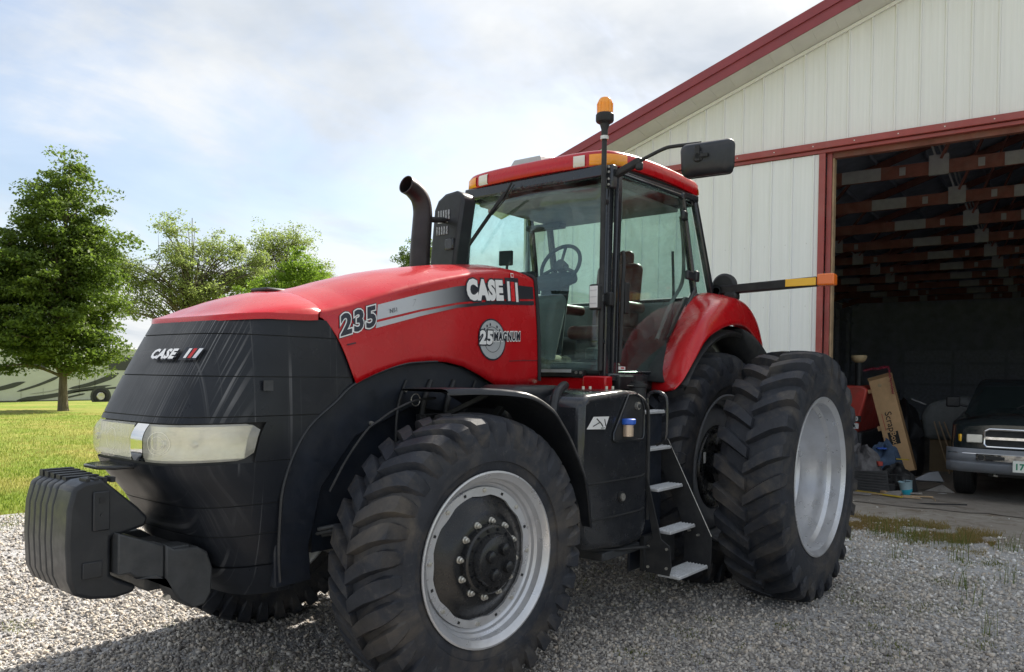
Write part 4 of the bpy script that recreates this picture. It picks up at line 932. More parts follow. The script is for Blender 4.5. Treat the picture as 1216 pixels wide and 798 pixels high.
lp = [(3.00+.035*math.cos(2*pi*k/16), .50, 1.545+.035*math.sin(2*pi*k/16)) for k in range(16)]
G().tube(lp, .003, 6, closed=True).build('wire_ring', M['zinc'], arch)

# ---- front fenders over the steered wheels
def front_fender(sd_):
    prof = [(3.15,1.612),(3.05,1.620),(2.912,1.612),(2.763,1.580),(2.604,1.507),(2.52,1.43),(2.434,1.338),(2.35,1.22),(2.278,1.104),(2.235,.97),(2.212,.84),(2.20,.79)]
    P = smooth_pts([(x, 0, z) for x, z in prof], 3); rows = []
    for i, p in enumerate(P):
        w = min(1., .25+i/9.); t = (P[min(i+1, len(P)-1)]-P[max(i-1, 0)]).normalized(); nrm = Vector((t.z, 0, -t.x)) * (1 if t.x < 0 else -1)
        if nrm.z < 0 and i < 20: nrm = -nrm
        outy = .80+.42*w
        rows.append([(p.x-nrm.x*d, y*sd_, p.z-nrm.z*d) for y, d in ((.54, 0), (.78, -.004), (outy-.05, -.006), (outy-.015, 0), (outy, .012), (outy+.001, .028), (outy-.006, .030), (outy-.012, .014), (.54, .012))])
    f = G().grid(rows, closed=True).build('front_fender', M['plastic'], T, ang=50)
    st = G(); st.beam((2.62,.55*sd_,1.10),(2.62,.86*sd_,1.55),.04,.04); st.beam((2.9,.5*sd_,1.40),(2.78,.9*sd_,1.60),.04,.03); st.build('fender_bracket', M['blackm'], f, bevel=.005)
    return f
front_fender(1); front_fender(-1)

# ---- front weights
wt = None
side_out = [(4.655,1.222),(4.73,1.214),(4.775,1.19),(4.797,1.10),(4.803,.95),(4.795,.80),(4.77,.735),(4.70,.705),(4.60,.69),(4.52,.70),(4.505,.73),(4.60,.78),(4.62,.80),(4.62,.96),(4.47,.99),(4.455,1.03),(4.50,1.08)]
ys = [-.30,-.215,-.13,-.045,.04,.125,.30]
for k in range(6):
    y0, y1 = ys[k], ys[k+1]; dx = -.012*(5-k)*.6
    o = G().prism([(x+dx, z-.004*(5-k)) for x, z in side_out], y0+.006, y1-.006).build('front_weight', M['plastic'], T, bevel=.016, seg=3)
    g = G(); g.box2((4.60+dx, y0+.022, 1.175),(4.74+dx, y1-.022 if k < 5 else y1-.10, 1.2185)) 
    if k < 5: g.build('grip_slot', M['blackm'], o)
o5 = o
for j in range(4): G().box2((4.60+.035*j,.215,1.203),(4.618+.035*j,.285,1.226)).build('grip_rib', M['blackm'], o5)
G().box2((4.63,.296,1.00),(4.70,.306,1.17)).build('side_plate', M['plastic'], o5, bevel=.012)
G().box2((4.652,.303,1.12),(4.675,.3085,1.145)).build('slot_hole', M['blackm'], o5); G().cyl((4.662,.302,1.07),(4.662,.310,1.07),.010,n=12).build('bolt', M['plastic'], o5)
G().box2((4.66,.297,.80),(4.74,.303,.87)).build('cast_panel', M['plastic'], o5, bevel=.004)
# carrier bracket behind the weights
br = G().prism([(4.61,.985),(4.405,.90),(4.405,.752),(4.53,.775),(4.56,.80),(4.61,.80)], -.36, .34).build('weight_bracket', M['cast'], T, bevel=.008)
for s_ in (-1, 1): G().prism([(4.402,.905),(4.36,.878),(4.25,.872),(4.20,.84),(4.172,.76),(4.178,.64),(4.21,.59),(4.27,.583),(4.34,.64),(4.402,.75)], .20*s_, .35*s_).build('bracket_cheek', M['cast'], br, bevel=.01)
G().prism([(4.53,.77),(4.40,.745),(4.30,.60),(4.24,.60),(4.30,.66),(4.44,.775)], .30, .345).build('bracket_web', M['cast'], br, bevel=.004)
G().box2((4.28,.22,.862),(4.40,.33,.885)).build('bracket_pad', M['cast'], br, bevel=.006)
G().cyl((4.40,.34,.665),(4.40,.365,.665),.014,n=10).build('bolt', M['zinc'], br)
G().box2((3.75,-.2,.66),(4.42,.2,.84)).build('front_support', M['cast'], T, bevel=.02)

# ---- exhaust stack and air cleaner pod
pts = smooth_pts([(2.07,-.45,2.30),(2.065,-.45,2.6),(2.05,-.45,2.80),(2.045,-.45,2.92),(2.075,-.45,3.01),(2.15,-.45,3.065),(2.22,-.45,3.085)], 6)
ex = G().tube(pts, [(.078-.010*min(1, i/30)) for i in range(len(pts))], 24, caps=False).build('exhaust_stack', M['exhaust'], T, solid=.006, off=-1)
G().tube([(2.07,-.45,2.36),(2.07,-.45,2.44)], .10, 24).build('exhaust_clamp', M['exhaust'], ex)
pod = G().prism([(-.66,2.35),(-.645,2.55),(-.60,2.99),(-.56,3.06),(-.48,3.105),(-.36,3.115),(-.30,3.085),(-.285,3.03),(-.37,2.55),(-.38,2.35)], 1.62, 1.78, 'x').build('air_cleaner_pod', M['plastic'], T, bevel=.025, seg=3)
M['mesh'] = simple('bright_mesh', (.30, .30, .31), .35, .6, var=.6, scale=70)
for z0, z1, y0, y1 in ((2.90,2.975,-.545,-.42),(2.785,2.85,-.56,-.44)): 
    G().box2((1.775,y0,z0),(1.788,y1,z1)).build('grille_insert', M['mesh'], pod, bevel=.003)
    for j in range(4): G().box2((1.788,y0+(y1-y0)*(j+.7)/4.6,z0),(1.791,y0+(y1-y0)*(j+.7)/4.6+.006,z1)).build('grille_bar', M['blackm'], pod)
G().box2((1.776,-.545,2.876),(1.786,-.44,2.884)).build('grille_lip', M['zinc'], pod)
G().box2((1.70,-.46,2.66),(1.80,-.37,2.75)).build('lamp_socket', M['black'], pod, bevel=.01)
G().cyl((2.06,-.47,2.86),(1.75,-.47,2.90),.022,n=10).build('stay_rod', M['blackm'], ex)
# ================================================================ CAB
cab = G()
def post(g, a, b, w, d): g.beam(a, b, w, d, up=(1,0,0))
for s_ in (1, -1):
    post(cab, (1.345,.735*s_,1.66), (1.262,.695*s_,3.24), .055, .075)   # front posts
    post(cab, (.715,.80*s_,1.70), (.10,.825*s_,2.40), .05, .05); post(cab, (.10,.825*s_,2.38), (.30,.79*s_,3.22), .05, .05)
    post(cab, (-.235,.83*s_,2.38), (.02,.77*s_,3.20), .05, .06)
    cab.beam((1.30,.715*s_,3.20),(.0,.775*s_,3.22),.06,.06); cab.beam((.13,.83*s_,2.385),(-.24,.83*s_,2.385),.05,.05)
    cab.beam((1.36,.76*s_,1.69),(.70,.80*s_,1.69),.06,.06)
cab.beam((1.29,-.70,3.21),(1.29,.70,3.21),.05,.09); cab.beam((.02,-.77,3.19),(.02,.77,3.19),.06,.06); cab.beam((-.235,-.83,2.38),(-.235,.83,2.38),.06,.06)
cabf = cab.build('cab_frame', M['black'], T, bevel=.012)
def pane(name, pts, parent=cabf, mat=None):
    p = [Vector(q) for q in pts]; n_ = (p[1]-p[0]).cross(p[2]-p[0]).normalized()*.003; g = G(); k = len(p)
    g.add([q+n_ for q in p]+[q-n_ for q in p], [tuple(range(k)), tuple(range(k, 2*k))[::-1]]+[(i, i+k, (i+1) % k+k, (i+1) % k) for i in range(k)])
    return g.build(name, mat or M['glass'], parent, smooth=False)
# windscreen: slightly bowed
ws = G(); rows = []
for k in range(7):
    f = k/6; z = 1.74+f*(3.19-1.74); rows.append([(1.352-.083*f+.055*(1-(y/.71)**2), y*(.715-.038*f)/.71, z) for y in [-.71+1.42*j/16 for j in range(17)]])
ws.grid(rows).build('windscreen', M['glass'], cabf, solid=.005)
for s_ in (1, -1):
    pane('door_glass' if s_ > 0 else 'side_glass', [(1.25,.755*s_,1.745),(.75,.79*s_,1.745),(.155,.82*s_,2.43),(.31,.785*s_,3.17),(1.21,.735*s_,3.17)])
    pane('quarter_glass', [(.06,.825*s_,2.42),(-.19,.83*s_,2.42),(.035,.785*s_,3.15),(.25,.79*s_,3.16)])
pane('rear_glass', [(-.225,-.78,2.42),(-.225,.78,2.42),(.01,.73,3.16),(.01,-.73,3.16)])
# door frame
fr = [(1.245,.775,1.730),(.745,.812,1.730),(.69,.815,1.76),(.14,.842,2.42),(.135,.842,2.46),(.295,.805,3.16),(.33,.80,3.19),(1.20,.755,3.19),(1.222,.752,3.17)]
df = G().tube(fr, .017, 8, closed=True).build('door_frame', M['black'], T)
df2 = G().beam((1.275,.765,1.70),(1.215,.752,3.20),.035,.06,up=(1,0,0)).build('door_post', M['black'], df, bevel=.008)
G().tube(smooth_pts([(1.24,.80,1.80),(1.235,.812,2.35),(1.21,.805,2.55),(1.205,.79,2.62)], 5), .013, 8).build('door_pull', M['blackm'], df)
g = G(); g.box((.215,.84,2.545),(.14,.035,.075)); g.box((.13,.85,2.545),(.06,.05,.09)); g.build('door_latch', M['plastic'], df, bevel=.012)
g = G(); g.box((.30,.82,3.03),(.09,.04,.085)); g.build('door_hinge', M['plastic'], df, bevel=.018)
g = G(); g.box((1.15,.79,2.28),(.06,.03,.23)); g.build('door_handle', M['blackm'], df, bevel=.008)
G().box2((1.13,.775,1.748),(1.235,.782,1.772)).build('warning_strip', M['white'], df); G().box2((1.15,.782,1.756),(1.19,.7835,1.766)).build('strip_mark', M['decalred'], df)
# lower cab body, sills
cb = G(); cb.box2((-.25,-.74,1.45),(1.33,.74,1.665)); cb.build('cab_floor', M['blackm'], T, bevel=.02)
g = G(); g.box2((1.335,-.74,1.595),(1.405,.60,1.685)); g.box2((1.33,.60,1.595),(1.43,.80,1.70)); g.build('red_sill', M['red'], T, bevel=.012)
g = G(); g.box2((1.37,-.70,1.690),(1.425,.60,1.742)); gs = g.build('sill_trim', M['blackm'], T, bevel=.006)
G().box2((1.426,.18,1.722),(1.436,.50,1.746)).build('tread_strip', M['steel'], gs)
for y in (.545,.585): G().cyl((1.424,y,1.722),(1.434,y,1.722),.011,n=10).build('bolt', M['zinc'], gs)
G().box2((.70,.70,1.60),(1.27,.82,1.705)).build('door_sill', M['blackm'], T, bevel=.01)
# roof: stacked outlines
def roof_outline(inset=0., n=0):
    half = [(1.335,0),(1.335,.30),(1.325,.52),(1.30,.63),(1.25,.70),(1.15,.745),(.95,.775),(.55,.795),(.15,.80),(.0,.79),(-.05,.73),(-.07,.55),(-.07,0)]
    pts = smooth_pts([(x, y, 0) for x, y in half], 4); pts = [(p.x, p.y) for p in pts]
    full = pts + [(x, -y) for x, y in pts[-2:0:-1]]
    cx_, cy_ = .63, 0; out = []
    for x, y in full:
        d = math.hypot(x-cx_, y-cy_); k = max(0, (d-inset)/d); out.append((cx_+(x-cx_)*k, y*k))
    return out
def roof_z(x, y): return .055*(1-((x-.63)/.75)**2)*.5-.02*(abs(y)/.8)**2+.02
rl = []
for z, ins in ((3.232,.035),(3.236,.004),(3.262,-.004),(3.330,.0),(3.350,.018),(3.362,.06),(3.378,.16),(3.392,.33),(3.395,.50)):
    rl.append([(x, y, z+roof_z(x, y)) for x, y in roof_outline(ins)])
rf = G().grid(rl, closed=True); rf.add([(x, y, 3.395+roof_z(x, y)) for x, y in roof_outline(.50)], [tuple(range(len(roof_outline(.5))))])
roof = rf.build('cab_roof', M['red'], T, ang=50)
ul = []
for z, ins in ((3.236,.03),(3.20,.045),(3.175,.09),(3.17,.14)): ul.append([(x, y, z+roof_z(x, y)) for x, y in roof_outline(ins)])
u_ = G().grid(ul, closed=True); u_.add([(x, y, 3.17+roof_z(x, y)) for x, y in roof_outline(.14)], [tuple(range(len(roof_outline(.14))))])
u_.build('roof_underside', M['blackm'], roof, ang=50)
G().box2((.05,-.64,3.12),(1.20,.64,3.155)).build('headliner', M['interior'], roof, bevel=.015)
# corner lamps follow the roof edge
ol = [(x, y) for x, y in roof_outline(0)]
def corner_lamp(name, sel, mat, sgn, z0=3.243, z1=3.326):
    P = [(x, y) for x, y in ol if sel(x, y*sgn) and y*sgn > 0]
    P = sorted(P, key=lambda p: (-p[0]*.6+p[1]*sgn)); rows = []
    for z, e in ((z0, .002), (z0+.01, .011), (z1-.012, .011), (z1, .003)):
        row = []
        for x, y in P:
            d = Vector((x-.63, y, 0)).normalized(); row.append((x+d.x*e, y+d.y*e, z+roof_z(x, y)))
        rows.append(row)
    return G().grid(rows).build(name, mat, roof, ang=50)
for s_ in (1, -1):
    corner_lamp('clear_marker_lamp', lambda x, y: .42 <= y <= .535 and x > 1, M['clearlens'], s_)
    corner_lamp('amber_marker_lamp', lambda x, y: y > .52 and x > 1.08, M['amber'], s_)
    corner_lamp('rear_marker_lamp', lambda x, y: y > .60 and x < .03, M['amber'], s_, 3.25, 3.30)
# signal receiver on the roof
g = G(); g.add([(1.10,-.40,3.43),(1.12,-.05,3.43),(.78,-.05,3.44),(.76,-.40,3.44),(1.07,-.37,3.505),(1.09,-.08,3.495),(.82,-.08,3.54),(.80,-.37,3.54)], [(0,3,2,1),(4,5,6,7),(0,1,5,4),(1,2,6,5),(2,3,7,6),(3,0,4,7)])
M['whitecap'] = simple('grey_receiver_cap', (.42,.44,.44), .4, var=.08, dirt=(.4,.4,.36), dirtamt=.4)
rc = g.build('signal_receiver', M['whitecap'], roof, bevel=.012, seg=3); G().box2((.80,-.36,3.40),(1.08,-.09,3.47)).build('receiver_base', M['blackm'], rc, bevel=.01)
# beacon on its pole
pole = G().tube([(1.405,.735,1.74),(1.402,.737,2.4),(1.396,.737,3.42)], .019, 12).build('beacon_pole', M['blackm'], T)
for z in (1.95, 2.28, 2.96, 3.15): G().box((1.375,.735,z),(.07,.03,.035)).build('pole_clamp', M['black'], pole, bevel=.005)
G().cyl((1.396,.737,3.40),(1.396,.737,3.425),.03,n=12).build('pole_collar', M['zinc'], pole)
G().lathe([(0,3.42),(.022,3.42),(.024,3.47),(.036,3.51),(.060,3.525),(.065,3.535),(.065,3.575),(.058,3.585),(0,3.585)], 32, 'z', (1.396,.737,0)).build('beacon_base', M['blackm'], pole, ang=30)
bl = G().lathe([(.055,3.585),(.0565,3.60),(.055,3.645),(.050,3.675),(.040,3.693),(.022,3.702),(0,3.704)], 32, 'z', (1.396,.737,0)).build('beacon_lens', M['amber'], pole, ang=50)
for k in range(12):
    t = 2*pi*k/12; c = Vector((1.396+.0555*math.cos(t), .737+.0555*math.sin(t), 3.625)); G().box(c, (.006,.006,.07), Matrix.Rotation(t, 3, 'Z')).build('lens_rib', M['amber'], pole)
# mirror on its arm
arm = G(); arm.beam((1.30,.745,3.150),(1.30,.985,3.235),.055,.05); arm.build('mirror_arm', M['blackm'], T, bevel=.012)
arm = bpy.data.objects['mirror_arm']
G().tube(smooth_pts([(1.30,.96,3.225),(1.30,1.08,3.262),(1.30,1.17,3.285),(1.30,1.24,3.288),(1.30,1.44,3.275)], 5), .013, 10).build('arm_rod', M['blackm'], arm)
G().box((1.30,.97,3.195),(.05,.05,.06)).build('arm_knob', M['blackm'], arm, bevel=.015)
g = G(); g.box((1.335,.765,3.14),(.07,.06,.17)); g.build('arm_mount', M['black'], arm, bevel=.01)
for z in (3.08,3.12,3.17,3.205): G().cyl((1.37,.765,z),(1.38,.765,z),.009,n=8).build('bolt', M['zinc'], arm)
rows = []
def rrect(w, h, r, n=6):
    out = []
    for cx_, cz_, a0 in ((w-r, h-r, 0), (-(w-r), h-r, pi/2), (-(w-r), -(h-r), pi), (w-r, -(h-r), 1.5*pi)):
        for k in range(n+1): a = a0+k*pi/2/n; out.append((cx_+r*math.cos(a), cz_+r*math.sin(a)))
    return out
for x, w, h in ((-.02,.176,.104),(.0,.185,.112),(.02,.183,.111),(.045,.163,.093),(.058,.12,.064),(.063,.05,.03)): rows.append([(x, y*(1-.06*(z<0)*(-z/.13)), z) for y, z in rrect(w, h, min(.045, h*.8))])
mg = G().grid(rows, closed=True); mg.add(rows[0], [tuple(range(len(rows[0])))]); mg.add(rows[-1], [tuple(range(len(rows[0])))[::-1]])
mh = mg.build('mirror_head', M['plastic'], T, (1.285,1.485,3.165), (0, .06, .12), ang=45)
G().prism([p for p in rrect(.165,.116,.035)], -.024, -.021, 'x').build('mirror_glass', M['chrome'], mh)
g = G().lathe([(.030,.052),(.040,.060),(.034,.072),(.020,.076),(.018,.085),(0,.085)], 20, 'x', (0,-.045,.01)); g.box((.075,-.045,.03),(.02,.03,.10)); g.box((.075,.0,.012),(.02,.05,.02)); g.build('mirror_pivot', M['blackm'], mh)
# work lamp on the post
wl = G().box((1.475,.735,2.262),(.055,.085,.185)).build('work_lamp', M['blackm'], T, rot=None, bevel=.014, seg=3)
G().box((1.503,.735,2.262),(.006,.066,.155)).build('lamp_lens', M['white'], wl, bevel=.004)
for z in (2.215,2.262,2.309): G().box((1.507,.735,z),(.002,.060,.003)).build('lens_line', M['greysilver'], wl)
G().beam((1.45,.735,2.26),(1.36,.755,2.26),.03,.05).build('lamp_bracket', M['black'], wl)
g = G(); g.box((1.36,.78,2.255),(.05,.05,.10)); g.build('lamp_mount', M['blackm'], wl, bevel=.01)
# wiper
w_ = G(); w_.tube([(1.385,-.13,3.22),(1.405,-.20,3.10),(1.42,-.34,2.97)], .009, 6); w_.tube([(1.388,-.10,3.20),(1.405,-.19,3.08),(1.418,-.30,2.98)], .005, 6)
w_.build('wiper_arm', M['rubber'], T); G().beam((1.405,-.18,3.14),(1.40,-.60,2.73),.014,.028).build('wiper_blade', M['rubber'], bpy.data.objects['wiper_arm'])

# ---- cab interior
st = thing  # keep helper name short below
def lofted_seat():
    s0 = G().box2((.02,-.22,2.02),(.50,.26,2.14)).build('driver_seat', M['seat'], T, bevel=.05, seg=4)
    G().box((.02,.02,2.42),(.13,.46,.62), Matrix.Rotation(-.16, 3, 'Y')).build('seat_back', M['seat'], s0, bevel=.06, seg=4)
    G().box((-.05,.02,2.77),(.09,.24,.16), Matrix.Rotation(-.1, 3, 'Y')).build('headrest', M['seat'], s0, bevel=.04, seg=4)
    for y in (-.30,.33): G().box((.28,y,2.30),(.34,.09,.09)).build('armrest', M['seat'], s0, bevel=.035, seg=3)
    G().box2((.06,-.16,1.70),(.44,.18,2.02)).build('seat_base', M['interiord'], s0, bevel=.03)
lofted_seat()
col = G().beam((1.12,.03,1.70),(1.02,.06,2.50),.16,.20,up=(0,1,0)).build('steering_column', M['interiord'], T, bevel=.04)
G().box((1.06,.05,2.46),(.26,.34,.10), Matrix.Rotation(.35, 3, 'Y')).build('dash_pod', M['interiord'], col, bevel=.035, seg=3)
tilt = Matrix.Rotation(R(-24), 3, 'Y'); sc = Vector((.985,.07,2.595))
pts = [sc+tilt @ Vector((0, .185*math.cos(2*pi*k/32), .185*math.sin(2*pi*k/32))) for k in range(32)]
# the wheel faces up and back towards the seat
sw = G().tube(pts, .016, 8, closed=True).build('steering_wheel', M['interiord'], T)
for a in (R(90), R(205), R(335)): G().tube([sc, sc+tilt @ Vector((-.0, .18*math.cos(a), .18*math.sin(a)))], .014, 6).build('spoke', M['interiord'], sw)
G().cyl(sc+tilt @ Vector((-.05,0,0)), sc+tilt @ Vector((.02,0,0)), .05, n=16).build('wheel_boss', M['interiord'], sw)
G().box2((.05,-.70,1.68),(.75,-.36,2.06)).build('side_console', M['interior'], T, bevel=.05, seg=3)
g = G(); g.box((.62,-.42,2.36),(.44,.14,.10)); g.box((.80,-.44,2.50),(.05,.18,.22), Matrix.Rotation(-.3, 3, 'Y')); g.build('armrest_console', M['interiord'], T, bevel=.02)
G().box((.90,-.58,2.72),(.03,.13,.13), Matrix.Rotation(.3, 3, 'Z')).build('display_screen', M['interiord'], T, bevel=.01); G().cyl((.88,-.60,2.45),(.88,-.58,2.70),.012).build('screen_stalk', M['interiord'], bpy.data.objects['display_screen'])
G().box2((1.05,.22,1.70),(1.32,.70,1.80)).build('floor_mat', M['interiord'], T, bevel=.02)
g = G(); g.box((1.18,.60,1.86),(.22,.16,.10)); g.box((1.10,.62,1.92),(.14,.10,.05)); g.build('pedal', M['interiord'], T, bevel=.02)
G().box2((-.18,-.70,1.70),(.0,.70,2.36)).build('rear_shelf', M['interior'], T, bevel=.03)
for s_ in (1,): G().prism([(-.2,1.68),(.72,1.68),(.70,1.72),(.12,2.38),(-.2,2.38)], .735*s_, .755*s_).build('side_trim', M['interior'], T)
M['dustbox'] = simple('dusty_floor_cover', (.16,.14,.09), .9, var=.6, scale=16)
G().box2((.95,-.30,1.67),(1.32,.20,1.86)).build('dusty_floor_cover', M['dustbox'], T, bevel=.05)
G().prism([(1.20,1.80),(1.31,1.78),(1.30,2.10),(1.24,2.30),(1.10,2.36),(1.04,2.30),(1.10,2.10)], -.22, .20).build('front_console', M['interior'], T, bevel=.04, seg=3)
G().box((.95,.53,3.02),(.03,.17,.24), Matrix.Rotation(.2, 3, 'Z')).build('inside_mirror', M['interior'], T, bevel=.03)
G().box((.30,-.60,3.085),(.10,.40,.05)).build('sun_visor', M['interiord'], T, bevel=.01)
G().tube(smooth_pts([(.26,.70,2.75),(.33,.74,2.2),(.62,.74,1.85)], 6), .012, 8).build('grab_bar', M['interiord'], T)
G().tube(smooth_pts([(.20,.74,3.05),(.14,.74,2.75),(.16,.74,2.50),(.36,.74,2.30),(.58,.74,2.0)], 6), .016, 8).build('inner_rail', M['interior'], T)

# ---- rear fenders
FS = [[(.765,.775,1.600),(.86,.93,1.585),(.95,1.06,1.60),(1.00,1.12,1.612)],
      [(.745,.785,1.70),(.84,.97,1.71),(.87,1.08,1.70),(.88,1.13,1.68)],
      [(.60,.80,1.88),(.70,.98,1.93),(.73,1.09,1.90),(.72,1.145,1.84)],
      [(.42,.815,2.10),(.50,.98,2.13),(.56,1.10,2.10),(.575,1.155,1.98)],
      [(.25,.825,2.30),(.28,.98,2.28),(.36,1.10,2.22),(.40,1.16,2.06)],
      [(.10,.83,2.39),(.08,.98,2.37),(.12,1.10,2.31),(.18,1.165,2.12)],
      [(-.15,.83,2.43),(-.15,.98,2.40),(-.14,1.10,2.34),(-.08,1.165,2.14)],
      [(-.40,.83,2.40),(-.40,.98,2.37),(-.38,1.10,2.31),(-.28,1.16,2.10)],
      [(-.62,.83,2.27),(-.61,.98,2.25),(-.58,1.10,2.19),(-.46,1.15,2.01)],
      [(-.76,.83,2.10),(-.75,.98,2.08),(-.72,1.09,2.03),(-.60,1.14,1.88)]]
def dense(F, m):
    cols = [smooth_pts(c, m) for c in F]; return [smooth_pts([c[k] for c in cols], m) for k in range(len(cols[0]))]
for s_ in (1, -1):
    rows = [[(p.x, p.y*s_, p.z) for p in r] for r in dense(FS, 4)]
    fen = G().grid(rows).build('rear_fender', M['red'], T, ang=70, solid=.010, off=0)
    # black liner and rubber extension under it
    lin = []
    for k in range(25):
        a = R(38+k*4.6); rr_ = 1.155; lin.append([(rr_*math.cos(a)*.97-.02, y*s_, .95+rr_*math.sin(a)+dz) for y, dz in ((.60,.02),(.9,.0),(1.09,-.01),(1.15,-.03),(1.13,-.06))])
    G().grid(lin).build('fender_liner', M['blackm'], fen, ang=60, solid=.012, off=0)
    ext = []
    for k in range(17):
        a = R(94+k*3.9); f = math.sin(pi*k/16)**.6; ro = 1.195-.03*k/16; h_ = .04+.30*f
        ext.append([(ro*math.cos(a), y*s_, .95+(ro-dd)*math.sin(a)) for y, dd in ((.80,.03),(1.05,.0),(1.14+.03*f,.02),(1.165+.03*f,.08*f+.03),(1.15,h_*.7),(1.05,h_),(.92,h_*.95),(.82,h_*.6))])
    G().grid(ext, closed=True).build('fender_extension', M['blackm'], fen, ang=60)
# ---- signal arms
for s_ in (1, -1):
    a = G().beam((-.27,.88*s_,2.462),(-.25,1.735*s_,2.487),.085,.075 if True else .08).build('signal_arm', M['blackm'], T, bevel=.010)
    G().box((-.206,1.605*s_,2.484),(.010,.245,.062)).build('yellow_reflector', M['amber2'], a, bevel=.003)
    o = G().box((-.25,1.80*s_,2.495),(.10,.135,.095)).build('orange_lamp', M['orange'], a, bevel=.014, seg=3)
    G().lathe([(0,-.03),(.11,-.03),(.11,.01),(.09,.03),(0,.035)], 28, 'x', (-.28,.92*s_,2.50)).build('arm_pivot', M['blackm'], a, ang=30)
    G().box((-.26,1.0*s_,2.405),(.10,.12,.07)).build('arm_hinge', M['blackm'], a, bevel=.025, seg=3)
    G().lathe([(0,0),(.032,0),(.032,-.008),(.042,-.008),(.042,.0),(.05,0)], 20, 'x', (-.215,.875*s_,2.455)).build('pivot_ring', M['plastic'], a)
# ---- fuel tank with step box
tk = G().prism([(2.24,1.55),(2.16,1.585),(1.75,1.612),(1.56,1.60),(1.475,1.54),(1.435,1.45),(1.42,1.2),(1.415,.70),(1.44,.62),(1.52,.575),(1.75,.575),(2.15,.62),(2.24,.70),(2.26,1.20)], .55, 1.15).build('fuel_tank', M['black'], T, bevel=.045, seg=4)
for z0 in (.80,1.03): G().tube(smooth_pts([(2.22,1.152,z0+.005),(1.9,1.154,z0),(1.55,1.154,z0),(1.47,1.148,z0+.01)], 4), .006, 6).build('tank_groove', M['blackm'], tk)
G().prism([(1.62,1.575),(1.71,1.575),(1.885,1.33),(1.89,1.30),(1.86,1.285),(1.53,1.285),(1.515,1.31),(1.515,1.50),(1.55,1.55)], 1.147, 1.156).build('tank_pocket', M['blackm'], tk)
rim_ = [(1.62,1.160,1.58),(1.71,1.160,1.58),(1.89,1.160,1.33),(1.892,1.160,1.295),(1.86,1.160,1.28),(1.53,1.160,1.28),(1.51,1.160,1.31),(1.51,1.160,1.50),(1.55,1.160,1.56)]
G().tube(rim_, .008, 6, closed=True).build('pocket_rim', M['black'], tk)
G().cyl((1.74,1.175,1.31),(1.74,1.175,1.385),.036,n=20).build('sight_bowl', M['brassy'], tk)
G().lathe([(0,1.425),(.044,1.425),(.050,1.42),(.050,1.392),(.040,1.385),(0,1.385)], 20, 'z', (1.74,1.175,0)).build('blue_cap', M['blue'], tk, ang=30)
G().cyl((1.60,1.15,1.505),(1.60,1.175,1.505),.026,n=16).build('filler_lock', M['zinc'], tk); G().cyl((1.60,1.17,1.505),(1.60,1.182,1.505),.014,n=10).build('lock_core', M['cast'], tk)
G().cyl((1.775,1.15,.915),(1.775,1.162,.915),.036,n=16).build('drain_boss', M['blackm'], tk); G().cyl((1.775,1.16,.915),(1.775,1.172,.915),.024,n=12).build('drain_plug', M['zinc'], tk)
g = G(); g.add([(2.125,1.158,1.448),(2.20,1.158,1.374),(1.99,1.158,1.366),(1.945,1.158,1.445)], [(0,1,2,3)]); stk = g.build('warning_sticker', M['white'], tk, smooth=False)
g = G(); g.tube([(2.09,1.160,1.435),(2.04,1.160,1.405),(2.02,1.160,1.385)], .0035, 5); g.tube([(2.13,1.160,1.39),(2.06,1.160,1.41)], .003, 5); g.tube([(2.0,1.16,1.43),(1.985,1.16,1.385)], .003, 5); g.tube([(2.04,1.16,1.375),(2.0,1.16,1.375)], .0025, 5); g.build('sticker_pictogram', M['blackm'], tk)
# ribbed moulding beside the pocket, and bolts on top
G().tube(smooth_pts([(1.50,1.10,1.575),(1.462,1.14,1.53),(1.43,1.15,1.44),(1.422,1.15,1.2),(1.42,1.15,.72)], 5), .012, 8).build('tank_seam', M['blackm'], tk)
for x in (1.98,1.9,1.7,1.62): G().cyl((x,.98,1.612),(x,.98,1.632),.010,n=8).build('bolt', M['zinc'], tk)
# dark box between hood and tank
bb = G().prism([(2.60,1.40),(2.62,1.50),(2.56,1.59),(2.45,1.635),(2.05,1.635),(1.98,1.60),(1.96,1.40)], .52, .86).build('battery_cover', M['plastic'], T, bevel=.05, seg=4)
G().tube(smooth_pts([(2.03,.87,1.635),(2.10,.90,1.625),(2.20,.93,1.58),(2.26,.95,1.45),(2.28,.96,1.3)], 5), .03, 10).build('breather_duct', M['plastic'], bb)
G().box2((1.5,.45,1.42),(2.0,.80,1.60)).build('tank_top_cover', M['inner'], T, bevel=.02)
# filler neck behind the tank
fn_ = G().lathe([(.0,1.50),(.062,1.50),(.062,1.62),(.07,1.625),(.07,1.645),(.05,1.65),(.05,1.668),(.0,1.668)], 24, 'z', (1.20,.93,0)).build('filler_neck', M['blackm'], T, ang=30)
G().box((1.24,.93,1.635),(.20,.012,.006)).build('neck_band', M['zinc'], fn_); G().box((1.20,.93,1.69),(.09,.02,.035)).build('cap_grip', M['blackm'], fn_)
# ---- ladder
lad = thing('ladder_tmp', 'x', 'x'); bpy.data.objects.remove(lad)
XF, XR = 1.425, .975
rail = G()
for x in (XR-.006, XF):
    k = 0 if x < 1.2 else -.075
    rail.prism([(1.205+k,.33),(1.41+k,.33),(1.42+k,.40),(1.42+k,.56),(1.07+k*.4,1.24),(1.035+k*.4,1.26),(.98+k*.4,1.24),(.98+k*.4,1.10),(1.16+k*.4,.72),(1.205+k,.60)] if x < 1.2 else
               [(1.15,.36),(1.33,.36),(1.345,.42),(1.33,.56),(1.265,.60),(1.15,1.02),(1.135,1.30),(1.115,1.30),(1.125,1.0),(1.20,.60),(1.15,.56)], x, x+.008, 'x')
ladder = rail.build('ladder', M['blackm'], T, bevel=.002)
